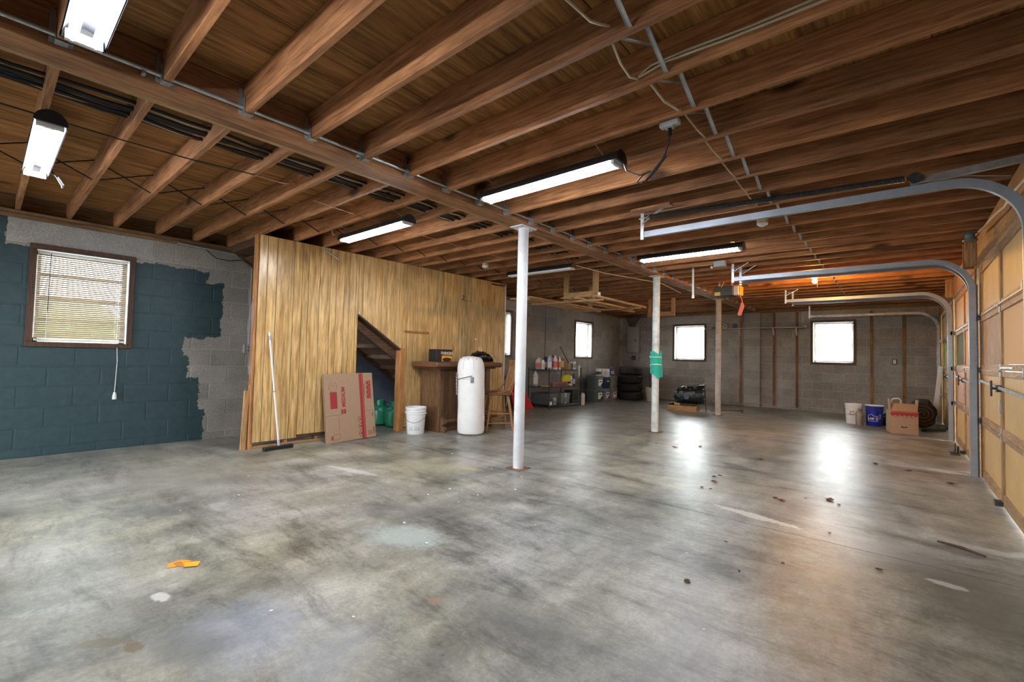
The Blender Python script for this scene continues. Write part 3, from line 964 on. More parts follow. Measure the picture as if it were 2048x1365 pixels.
def build_door(i, y0, y1, kind):
    root = struct_root('door_%d' % i, (XR, (y0 + y1) / 2, 0))
    yc = (y0 + y1) / 2
    zs = [0.012, 0.625, 1.185, 1.765, 2.325]
    x0, x1 = XR + 0.0, XR + 0.042
    for s in range(4):
        a, b = zs[s] + 0.0012, zs[s + 1] - 0.0012
        lo = a + (0.10 if s == 0 else 0.055)
        hi = b - (0.075 if s == 3 else 0.05)
        for ya, yb in ((y0, y0 + 0.075), (yc - 0.045, yc + 0.045), (y1 - 0.075, y1)):
            MB().box(x0, x1, ya, yb, a, b).build('stile', 'doorframe_z', root, bevel=0.002)
        for za, zb in ((a, lo), (hi, b)):
            for ya, yb in ((y0 + 0.077, yc - 0.047), (yc + 0.047, y1 - 0.077)):
                MB().box(x0 + 0.002, x1 - 0.002, ya, yb, za, zb).build('rail', 'doorframe', root, bevel=0.002)
        for h, (ya, yb) in enumerate(((y0 + 0.077, yc - 0.047), (yc + 0.047, y1 - 0.077))):
            mat, gap = 'doorpanel', 0.0
            if s == 2:
                mat = kind[h]
                gap = 0.016 if (mat == 'doorpanel_brown') else 0.0
            elif s == 1 and i == 2:
                mat = 'doorpanel_pink'
            xa = x0 + 0.016
            MB().box(xa, xa + 0.006, ya + gap, yb, lo + 0.001, hi - 0.001).build('panel', mat, root)
    for s in (1, 2, 3):
        for y in (y0 + 0.04, yc, y1 - 0.04):
            h = MB().box(x0 - 0.004, x0, y - 0.03, y + 0.03, zs[s] - 0.06, zs[s] + 0.06)
            h.cyl((x0 - 0.008, y - 0.03, zs[s]), (x0 - 0.008, y + 0.03, zs[s]), 0.009, 8)
            h.build('hinge', 'galv_dull', root)
        for y, d in ((y0 + 0.03, -1), (y1 - 0.03, 1)):
            r = MB().cyl((x0 - 0.045, y, zs[s]), (x0 - 0.045, y + d * 0.07, zs[s]), 0.006, 6)
            r.box(x0 - 0.055, x0, y - 0.02, y + 0.02, zs[s] - 0.03, zs[s] + 0.03)
            r.build('roller_bracket', 'galv_dull', root)
    # two-way slide bolt at the middle stile
    zl = 1.03
    lk = MB().box(x0 - 0.03, x0, yc - 0.035, yc + 0.035, zl - 0.03, zl + 0.03).cyl((x0 - 0.06, yc, zl - 0.07), (x0 - 0.06, yc, zl + 0.07), 0.008, 8).cyl((x0 - 0.06, yc, zl), (x0, yc, zl), 0.01, 8)
    lk.build('latch', 'dark_steel', root)
    MB().bar((x0 - 0.02, yc + 0.03, zl + 0.01), (x0 - 0.02, y1 - 0.06, zl + 0.045), 0.006, 0.026).build('slide_bar', 'galv', root)
    MB().bar((x0 - 0.02, yc - 0.03, zl + 0.01), (x0 - 0.02, y0 + 0.06, zl - 0.02), 0.006, 0.026).build('slide_bar', 'galv', root)
    MB().box(x0 - 0.012, x0, yc - 0.03, yc + 0.03, zl - 0.22, zl - 0.10).build('bracket', 'galv_dull', root)
    MB().box(x0 - 0.05, x0, yc - 0.05, yc + 0.05, 0.012, 0.05).build('bottom_fixture', 'dark_steel', root)
    MB().box(x0 - 0.006, x0, yc - 0.62, yc - 0.04, zs[2] + 0.022, zs[2] + 0.036).build('strut_edge', 'galv', root)
    MB().box(x0 - 0.006, x0, y0 + 0.05, yc - 0.04, zs[3] + 0.012, zs[3] + 0.024).build('strut_edge', 'galv', root)
    MB().box(x0 - 0.006, x0, yc + 0.04, y1 - 0.05, zs[3] + 0.012, zs[3] + 0.024).build('strut_edge', 'galv', root)
build_door(1, *DOORS[0], ('translucent', 'doorpanel_brown'))
build_door(2, *DOORS[1], ('translucent', 'dark_glass'))
build_door(3, *DOORS[2], ('dark_glass', 'dark_glass'))

CH = [(-0.028, 0), (0.028, 0), (0.028, 0.038), (0.023, 0.038), (0.023, 0.004), (-0.023, 0.004), (-0.023, 0.038), (-0.028, 0.038)]
def make_track(y, side, zh, xe, label, spring=True, drop=True, mat='track', brace=True, angle_d=1, rx=0.60):
    """galvanised roller track: up the jamb, round the bend and back along the ceiling. side=+1: open towards +y"""
    t = thing('garage_track', label, 'track', (rx, y, 0), 0, 'garage door tracks')
    R = 0.36
    path = [(rx, y, 0.012)] if drop else []
    path += [(rx, y, zh - R)] if drop else [(rx, y, zh - R)]
    for k in range(1, 13):
        a = PI / 2 * k / 12
        path.append((rx - R + R * math.cos(a), y, zh - R + R * math.sin(a)))
    path.append((xe, y, zh))
    MB().sweep(path, [(u, v * side) for u, v in CH]).build('channel', mat, t, smooth=math.radians(30))
    if drop:
        MB().box(rx + 0.034, rx + 0.040, y - 0.03, y + 0.03, 0.012, zh - 0.3).build('jamb_angle', 'opener', t)
    # perforated hanger and its diagonal brace
    hg = MB()
    x = xe + 0.012
    hg.box(x - 0.016, x + 0.016, y - 0.006, y - 0.003, zh - 0.05, ZJ - 0.004 + 0.0)
    for k in range(int((ZJ - zh) / 0.03)):
        hg.box(x - 0.007, x + 0.007, y - 0.0085, y - 0.0065, zh + 0.0 + k * 0.03, zh + 0.014 + k * 0.03)
    hg.build('hanger', 'galv', t)
    if brace:
        MB().bar((x, y - 0.012, zh + 0.10), (x + 0.21, y - 0.012, ZJ - 0.006), 0.004, 0.030, (0, 1, 0)).build('brace', 'galv', t)
        MB().tube([(x - 0.03, y - 0.016, zh + 0.155), (x + 0.045, y - 0.016, zh + 0.155), (x + 0.075, y - 0.016, zh + 0.175), (x + 0.085, y - 0.016, zh + 0.150), (x + 0.065, y - 0.016, zh + 0.135), (x + 0.05, y - 0.016, zh + 0.147)], 0.006, 6).build('spring_hook', 'galv', t)
    if spring:
        pts = []
        x0, x1, z0, z1 = xe + 0.10, 0.02, zh + 0.15, zh + 0.075
        n = 230 * 6
        for k in range(n + 1):
            f = k / n
            a = 2 * PI * k / 6
            pts.append((x0 + (x1 - x0) * f, y - 0.03 + 0.021 * math.cos(a), z0 + (z1 - z0) * f + 0.021 * math.sin(a)))
        MB().tube(pts, 0.0036, 4).build('spring', 'dark_steel', t)
        pu = MB().cyl((0.075, y - 0.036, z1 - 0.005), (0.075, y - 0.024, z1 - 0.005), 0.038, 16)
        pu.box(0.03, 0.12, y - 0.039, y - 0.037, z1 - 0.02, z1 + 0.01)
        pu.build('pulley', 'dark_steel', t)
        # punched angle iron carrying the end of the track
        ai = MB().bar((0.05, y - 0.02, zh + 0.05), (XR - 0.03, y - 0.02 + 0.10 * angle_d, zh + 0.115), 0.003, 0.045, (0, 0, 1))
        ai.bar((0.05, y - 0.0, zh + 0.028), (XR - 0.03, y + 0.10 * angle_d, zh + 0.093), 0.036, 0.003, (0, 0, 1))
        ai.build('support_angle', 'galv_dull', t)
        MB().tube([(0.075, y - 0.03, z1 - 0.04), (0.3, y - 0.03, zh + 0.03), (0.52, y - 0.02, zh - 0.02)], 0.003, 5).build('lift_cable', 'galv_dull', t)
    return t
make_track(4.15, 1, 2.432, -1.93, 'near garage track whose bend leaves the frame, long spring above it', True, True)
make_track(7.17, 1, 2.432, -1.90, 'first of the middle pair of garage tracks, beside the near door', False, True)
make_track(7.43, -1, 2.425, -1.86, 'second of the middle pair of garage tracks, just behind the first', False, True, rx=0.612)
make_track(10.30, 1, 2.440, -1.75, 'far garage track lit warm by the bare bulb, first of its pair', False, True)
make_track(10.62, -1, 2.420, -1.68, 'far garage track lit warm by the bare bulb, second of its pair', False, True, brace=False, rx=0.612)
make_track(13.50, -1, 2.395, -1.77, 'last garage track running above the back window', False, True, mat='galv_dull', brace=False)

# ------------------------------------------------------------------ steel columns
def column(x, y, mat, label, tilt=0.0):
    t = thing('steel_column', label, 'column', (x, y, 0), 0, 'steel columns under the girder')
    t['kind'] = 'thing'
    MB().cyl((x, y, 0.009), (x, y, ZJ - 0.034), 0.0585, 32).build('shaft', mat, t, smooth=SM)
    MB().box(x - 0.1, x + 0.1, y - 0.1, y + 0.1, 0, 0.009).build('base_plate', 'rust', t)
    MB().box(x - 0.085, x + 0.085, y - 0.13, y + 0.13, ZJ - 0.034, ZJ - 0.0225).build('cap_plate', mat, t)
    for sy in (-1, 1):
        MB().cyl((x + 0.055, y + sy * 0.105, ZJ - 0.043), (x + 0.055, y + sy * 0.105, ZJ - 0.034), 0.011, 6).build('bolt', 'galv', t)
column(-3.17, 3.847, 'white_paint', 'nearest white steel column, beside the punching bag')
column(-3.17, 7.446, 'column2', 'white steel column with turquoise foam tied round it')
column(-3.17, 10.909, 'column3', 'farthest steel column, dull grey, by the oily machine part')

# ------------------------------------------------------------------ ceiling lights
def shop_light(xc, y, lit, label, z=2.535):
    t = thing('shop_light', label, 'light', (xc, y, z), 0, 'hanging fluorescent shop lights')
    L = 0.635
    yj = min((Y0J + SJ * k - 0.019 for k in range(-3, 30)), key=lambda q: abs(q - y))
    n = 10
    out = MB()
    ins = MB()
    ro, ri = 0.074, 0.069
    for k in range(n):
        a0, a1 = PI * k / n, PI * (k + 1) / n
        p0, p1 = (math.cos(a0), math.sin(a0)), (math.cos(a1), math.sin(a1))
        for mb, r in ((out, ro), (ins, ri)):
            mb.quad((-L, p0[0] * r, p0[1] * r), (L, p0[0] * r, p0[1] * r), (L, p1[0] * r, p1[1] * r), (-L, p1[0] * r, p1[1] * r))
    out.build('housing', 'black', t, local=True, smooth=SM)
    ins.build('reflector', 'reflector', t, local=True, smooth=SM)
    for s in (-1, 1):
        e = MB()
        poly = [(0.075 * math.cos(PI * k / 12), 0.079 * math.sin(PI * k / 12)) for k in range(13)]
        e.prism(poly, 0, s * L, s * (L + 0.014))
        e.build('end_cap', 'black' if s > 0 else 'dark_steel', t, local=True)
        MB().box(s * (L - 0.03) - 0.012, s * (L - 0.03) + 0.012, -0.06, 0.06, -0.02, 0.02).build('tube_socket', 'white', t, local=True)
        ch = MB().tube([(s * 0.5, 0, 0.070), (s * 0.5, 0, 0.09), (s * 0.5, yj - y, ZJ - z + 0.003)], 0.0035, 5)
        ch.build('hanging_chain', 'galv', t, local=True)
    for s in (-1, 1):
        MB().cyl((-0.60, s * 0.038, -0.004), (0.60, s * 0.038, -0.004), 0.0165, 14).build('fluorescent_tube', 'tube_on' if lit else 'tube_off', t, local=True, smooth=SM)
        for e in (-1, 1):
            MB().cyl((e * 0.600, s * 0.038, -0.004), (e * 0.612, s * 0.038, -0.004), 0.0168, 14).build('tube_end', 'galv', t, local=True)
    return t
shop_light(-2.08, 0.235, True, 'lit shop light cut off by the top edge of the picture')
shop_light(-4.48, 0.215, True, 'lit shop light above the teal painted wall')
shop_light(-2.065, 2.74, True, 'lit shop light with a looped black plug cord at its end')
shop_light(-4.38, 2.74, True, 'lit shop light hanging in front of the paneled partition')
shop_light(-2.03, 5.70, True, 'lit shop light above the foam wrapped column')
shop_light(-4.36, 5.72, False, 'unlit shop light by the end of the paneled partition', 2.565)

# ------------------------------------------------------------------ outside the first window
def build_outside():
    e = MB().box(XL - 1.0, XL - 0.2, YF, 3.2, 2.62, 2.66).box(XL - 1.02, XL - 0.98, YF, 3.2, 2.55, 2.75).build('trim_1', 'soffit')
    e['kind'] = 'structure'
    rng = random.Random(2)
    for i, (y, h, lab) in enumerate(((-1.35, 1.05, 'green shrub outside, left part of the view through the first window'), (1.0, 1.15, 'green shrub outside, middle of the view through the first window'), (3.35, 1.1, 'green shrub outside, right part of the view through the first window'))):
        m = MB().sphere((XL - 4.6, y, h - 0.17), 1.08, 22, h / 1.08)
        for p in m.v:
            f = rng.uniform(0.90, 1.06)
            p.x = XL - 4.6 + (p.x - XL + 4.6) * f
            p.y = y + (p.y - y) * f
        single(m, 'shrub', 'shrub', lab, 'shrub')

def single(mb, name, mat, label, cat, group=None, smooth=0.0, bevel=0.0, loc=None):
    return tag(mb.build(name, mat, smooth=smooth, bevel=bevel, loc=loc), label, cat, group)
build_outside()

# ------------------------------------------------------------------ wiring, pipes and small fittings overhead
def single(mb, name, mat, label, cat, group=None, smooth=0.0, bevel=0.0, loc=None):
    return tag(mb.build(name, mat, smooth=smooth, bevel=bevel, loc=loc), label, cat, group)

def build_overhead():
    t = thing('conduit', 'long grey metal conduit running beside the girder', 'pipe', (-3.04, 0, 2.69))
    MB().tube([(-3.045, YF, 2.683), (-3.045, 3.0, 2.700), (-3.045, 8, 2.722), (-3.045, 13.85, 2.748)], 0.0125, 10).build('pipe', 'galv', t, smooth=SM)
    for y in (1.02, 2.2, 4.9, 7.4, 10.2):
        c = MB().cyl((-3.045, y - 0.03, 2.695 + 0.0045 * y * 0.9), (-3.045, y + 0.03, 2.695 + 0.0045 * y * 0.9), 0.0165, 10)
        c.build('coupling', 'galv_dull', t, smooth=SM)
    for y in (0.5, 1.75, 3.9, 6.6, 9.0, 11.5):
        MB().box(-3.071, -3.030, y - 0.008, y + 0.008, 2.66, 2.675).build('pipe_strap', 'galv_dull', t)
    # flat bundle of cables threaded through the joists left of the girder
    rng = random.Random(3)
    for i in range(8):
        x = -3.66 - 0.036 * i
        z = 2.745 + 0.008 * math.sin(i * 2.1)
        pts = []
        y = YF
        while y < YB - 0.4:
            pts.append((x + rng.uniform(-0.005, 0.005), y, z + rng.uniform(-0.012, 0.008)))
            y += 0.2032
        tanc = i in (1, 6)
        single(MB().tube(pts, 0.0075 if tanc else 0.011, 6), 'cable', 'romex' if tanc else 'blackwire',
               ('tan cable threaded through the left joists among black cables' if tanc else 'black cable threaded through the left joists near the girder'), 'cable',
               'tan cables in the flat bundle' if tanc else 'black cables in the flat bundle', smooth=SM)
    # thin black wire under the left joists, ending in a reddish lead
    single(MB().tube([(-4.05, -0.6, 2.652), (-4.10, 0.6, 2.650), (-4.08, 1.0, 2.648), (-4.02, 1.40, 2.652)], 0.005, 6), 'wire', 'blackwire', 'thin black wire slung under the left joists, ending near a red lead', 'cable')
    single(MB().tube([(-4.02, 1.40, 2.650), (-4.05, 1.62, 2.66), (-4.15, 1.78, 2.72), (-4.3, 1.79, 2.80)], 0.004, 6), 'wire', 'copper', 'thin reddish wire rising to a joist beside the black cable bundle', 'cable')
    single(MB().tube([(-4.25, 2.0, 2.654), (-4.4, 3.0, 2.656), (-4.45, 4.4, 2.654), (-4.4, 5.6, 2.656)], 0.0035, 6), 'wire', 'copper', 'thin reddish wire stapled under the joists behind the paneling light', 'cable')
    # romex on the right side
    single(MB().tube([(-1.05, 2.195, 2.700), (-0.98, 2.195, 2.735), (-0.8, 2.195, 2.738), (-0.5, 2.195, 2.725), (-0.2, 2.195, 2.730), (0.3, 2.195, 2.74), (0.62, 2.195, 2.75)], 0.0065, 6), 'cable', 'cream', 'upper of two cream cables stapled along a joist at upper right', 'cable')
    single(MB().tube([(-1.05, 2.192, 2.695), (-0.9, 2.193, 2.722), (-0.6, 2.194, 2.708), (-0.3, 2.194, 2.704), (0.62, 2.195, 2.715)], 0.0065, 6), 'cable', 'cream', 'lower of two cream cables stapled along a joist at upper right', 'cable')
    single(MB().tube([(-1.10, 1.35, 2.74), (-1.04, 1.56, 2.69), (-1.02, 1.66, 2.675), (-1.0, 1.72, 2.685), (-1.0, 1.79, 2.72)], 0.0065, 6), 'cable', 'cream', 'cream cable drooping between joists before the first metal strap', 'cable')
    single(MB().tube([(-1.02, 1.84, 2.70), (-1.04, 1.98, 2.660), (-1.05, 2.10, 2.655), (-1.05, 2.19, 2.690)], 0.0065, 6), 'cable', 'cream', 'cream cable drooping to the joist that carries two cables', 'cable')
    single(MB().tube([(-1.02, 2.245, 2.70), (-1.0, 2.42, 2.655), (-0.98, 2.58, 2.668), (-0.97, 2.63, 2.70)], 0.0075, 6), 'cable', 'cream', 'short doubled cream cable sagging between joists under the straps', 'cable')
    yy = [2.647, 3.053, 3.46, 3.866, 4.273, 4.68]
    for k, (a, b) in enumerate(zip(yy, yy[1:])):
        single(MB().tube([(-0.97 - 0.012 * k, a, 2.672), (-0.965 - 0.012 * k, (a + b) / 2, 2.658), (-0.97 - 0.012 * k, b - 0.04, 2.674)], 0.0065, 6), 'cable', 'romex', 'short tan cable looping from joist to joist beside the metal straps', 'cable', 'tan cable loops beside the straps')
    single(MB().tube([(0.60, 3.2, 2.37), (0.60, 4.0, 2.39), (0.585, 4.6, 2.42), (0.60, 5.0, 2.44), (0.575, 5.3, 2.45), (0.58, 5.9, 2.50), (0.56, 6.5, 2.545)], 0.010, 7), 'cable', 'cream', 'wavy cream cable along the header over the near garage door', 'cable')
    # outlet for the near light
    t = thing('ceiling_outlet', 'metal outlet box under a joist with a black plug', 'outlet', (-1.06, 2.66, 2.62))
    MB().box(-1.12, -1.0, 2.632, 2.678, 2.625, 2.658).build('box', 'galv_dull', t, bevel=0.006)
    MB().box(-1.085, -1.035, 2.638, 2.672, 2.613, 2.6245).build('face', 'galv', t)
    t = thing('plug_cord', 'black plug cord looped and bundled beside the lit shop light', 'cord', (-1.18, 2.7, 2.4))
    MB().cyl((-1.06, 2.655, 2.565), (-1.06, 2.655, 2.612), 0.013, 8).build('plug', 'black', t)
    MB().tube([(-1.06, 2.655, 2.57), (-1.07, 2.66, 2.53), (-1.09, 2.67, 2.48), (-1.12, 2.68, 2.44), (-1.2, 2.70, 2.37), (-1.27, 2.72, 2.345), (-1.30, 2.72, 2.36), (-1.26, 2.71, 2.39), (-1.2, 2.7, 2.40), (-1.28, 2.72, 2.40), (-1.38, 2.735, 2.46), (-1.42, 2.74, 2.56)], 0.0055, 6).build('wire', 'blackwire', t)
    bd = MB()
    for k in range(4):
        bd.tube([(-1.10 + 0.004 * k, 2.676, 2.462), (-1.17 + 0.006 * k, 2.69, 2.40), (-1.235, 2.705 + 0.004 * k, 2.352)], 0.0055, 6)
    o = bd.build('bundle', 'blackwire', t)
    o['kind'] = 'stuff'
    t = thing('cord_loop', 'small loop of dark cord hanging from the shop light above the teal wall', 'cord', (-5.0, 0.34, 2.5))
    MB().tube([(-5.0, 0.22, 2.662), (-5.0, 0.27, 2.61), (-5.02, 0.33, 2.53), (-4.98, 0.36, 2.46), (-4.96, 0.36, 2.44), (-4.95, 0.37, 2.46), (-5.0, 0.34, 2.53)], 0.006, 6).build('wire', 'blackwire', t)
    # lamp holders on octagon boxes
    def holder(x, y, label, lit=False):
        t = thing('lamp_holder', label, 'light', (x, y, 2.60))
        MB().lathe([(0.03, 0), (0.052, 0.004), (0.052, 0.036), (0.045, 0.042)], (x, y, ZJ - 0.046), 8).build('octagon_box', 'romex', t)
        MB().lathe([(0.022, 0), (0.05, 0.018), (0.052, 0.03)], (x, y, ZJ - 0.077), 16).build('base', 'white', t, smooth=SM)
        MB().tube([(x + 0.03, y, 2.60), (x + 0.035, y, 2.50), (x + 0.035, y, 2.44)], 0.002, 4).build('pull_chain', 'dark_steel', t)
        if lit:
            MB().sphere((x, y, 2.548), 0.036, 16).build('bulb', 'bulb_on', t, smooth=SM)
            MB().cyl((x, y, 2.575), (x, y, 2.60), 0.014, 10).build('bulb_cap', 'galv', t)
    holder(-1.06, 5.0658, 'unlit lamp holder under the joists behind the near garage track')
    holder(-4.93, 5.0658, 'unlit lamp holder under the joists near the end of the paneling')
    holder(-1.065, 8.7234, 'glowing bare orange bulb under the joists', True)
    # white pvc pipe
    t = thing('pvc_pipe', 'white plastic pipe bent down from the girder by the foam column', 'pipe', (-2.5, 7.37, 2.22))
    MB().tube([(-3.03, 7.37, 2.786), (-2.57, 7.37, 2.779), (-2.543, 7.37, 2.768), (-2.535, 7.37, 2.74), (-2.532, 7.37, 2.235)], 0.0155, 10).build('pipe', 'white', t, smooth=SM)
    MB().cyl((-2.532, 7.37, 2.215), (-2.532, 7.37, 2.26), 0.021, 12).build('end_fitting', 'white', t)
    # small grey transformer under a joist
    t = thing('junction_box', 'small grey box under a joist beside the garage track hangers', 'box', (-2.05, 6.9, 2.58))
    MB().box(-2.09, -1.93, 6.92, 7.0, 2.595, ZJ + 0.02).build('box', 'panel_grey', t, bevel=0.005)
    MB().sphere((-2.12, 6.95, 2.598), 0.022, 8).build('knob', 'offwhite', t)
    # garage opener
    t = thing('garage_opener', 'dark garage door opener with a yellow label at the far column', 'opener', (-2.45, 8.95, 2.40))
    MB().box(-2.65, -2.32, 8.83, 9.08, 2.42, 2.60).build('case', 'opener', t, bevel=0.012)
    MB().box(-2.319, -2.23, 8.835, 9.075, 2.425, 2.595).build('light_cover', 'offwhite', t, bevel=0.01)
    MB().box(-2.229, -2.205, 8.87, 9.06, 2.43, 2.595).build('lens', 'orange_light', t, bevel=0.008)  # orange glow of the light cover put into the lens colour
    MB().box(-2.64, -2.54, 8.826, 8.8285, 2.445, 2.495).build('label', 'yellow', t)
    MB().box(-2.64, -2.54, 8.826, 8.8285, 2.432, 2.443).build('label', 'white', t)
    for x in (-2.6, -2.38):
        MB().box(x, x + 0.02, 8.94, 8.96, 2.60, ZJ + 0.06).build('hanger_strap', 'galv_dull', t)
    MB().tube([(-2.52, 8.825, 2.585), (-2.50, 8.83, 2.63), (-2.46, 8.84, 2.70), (-2.47, 8.9, 2.75)], 0.007, 6).build('power_cord', 'romex', t)
    MB().box(-2.19, -2.10, 8.93, 8.98, 2.585, 2.61).build('rail_stub', 'dark_steel', t)
    t = thing('release_rope', 'red emergency release rope with a flat handle below the opener', 'rope', (-2.2, 8.95, 2.1))
    MB().tube([(-2.24, 8.95, 2.4275), (-2.225, 8.95, 2.40), (-2.205, 8.95, 2.36), (-2.195, 8.955, 2.28)], 0.007, 6).build('rope', 'pink', t)
    MB().prism([(-2.175, 2.28), (-2.215, 2.285), (-2.275, 2.07), (-2.215, 2.055), (-2.16, 2.22)], 1, 8.945, 8.955).build('handle', 'pink', t)
    t = thing('bulb_stub', 'dangling tube lamp end by the near shop light over the partition', 'light', (-4.95, 2.74, 2.45))
    MB().tube([(-5.07, 2.62, 2.66), (-5.05, 2.62, 2.60), (-5.03, 2.63, 2.585)], 0.01, 6).build('hook', 'galv', t)
build_overhead()

def build_lumber_racks():
    t = thing('lumber_rack', 'wooden hanging rack near the paneling, boards laid across it', 'rack', (-4.17, 6.62, 2.2))
    for x in (-4.52, -3.94):
        MB().box(x, x + 0.10, 6.633, 6.6715, 2.172, ZJ + 0.05).build('upright', 'lumber_z', t, bevel=0.003)
    MB().box(-5.2, -3.72, 6.589, 6.631, 2.170, 2.205).build('crosspiece', 'lumber_x', t, bevel=0.003)
    MB().box(-4.50, -3.86, 6.609, 6.632, 2.2465, 2.345).build('front_board', 'lumber_x', t, bevel=0.003)
    MB().box(-5.2, -3.72, 8.0, 8.04, 2.170, 2.205).build('crosspiece', 'lumber_x', t, bevel=0.003)
    MB().box(-4.872, -4.79, 8.042, 8.08, 2.172, ZJ + 0.05).build('upright', 'lumber_z', t, bevel=0.003)
    t = thing('lumber_rack', 'wooden hanging rack behind the foam wrapped column', 'rack', (-4.3, 10.5, 2.2))
    for x in (-4.62, -4.06):
        MB().box(x, x + 0.085, 10.3685, 10.406, 2.235, ZJ + 0.10).build('upright', 'lumber_z', t, bevel=0.003)
    MB().box(-4.62, -3.975, 10.331, 10.3675, 2.235, 2.3465).build('crosspiece', 'lumber_x', t, bevel=0.003)
    spec = [(-5.10, 2.2055, 5.95, 8.3, 0.14, 0.02, 'brown board at the far left edge of the hanging rack'),
            (-4.93, 2.2055, 6.15, 8.6, 0.09, 0.035, 'two by four second from the left on the hanging rack'),
            (-4.72, 2.2055, 5.9, 8.2, 0.12, 0.02, 'wide orange board with its end jutting out left of the rack upright'),
            (-4.30, 2.2055, 6.3, 8.9, 0.11, 0.018, 'pale yellow board lying under the front of the hanging rack'),
            (-4.14, 2.2055, 6.45, 8.5, 0.08, 0.03, 'narrow strip on the rack between the yellow board and right upright'),
            (-3.76, 2.2055, 6.4, 8.3, 0.07, 0.035, 'two by four at the right end of the hanging rack'),
            (-4.94, 2.2415, 6.6, 8.1, 0.10, 0.02, 'dark board stacked on the second two by four of the rack')]
    for x, z, a, b, w_, h, lab in spec:
        single(MB().box(x - w_ / 2, x + w_ / 2, a, b, z, z + h), 'board', 'lumber_y', lab, 'board', bevel=0.002)
    single(MB().tube([(-3.70, 5.75, 2.60), (-3.65, 6.5, 2.60), (-3.4, 8.2, 2.648), (-3.55, 9.6, 2.645)], 0.007, 6), 'cord', 'cream', 'pale cord running from the unlit shop light past the rack', 'cord')
    # white plastic clip hanging off the rack
    single(MB().box(-3.8385, -3.80, 6.64, 6.665, 2.245, 2.32).box(-3.8385, -3.795, 6.635, 6.67, 2.222, 2.246), 'pipe_clip', 'white', 'small white plastic clip on the right upright of the rack', 'clip', bevel=0.003)
build_lumber_racks()

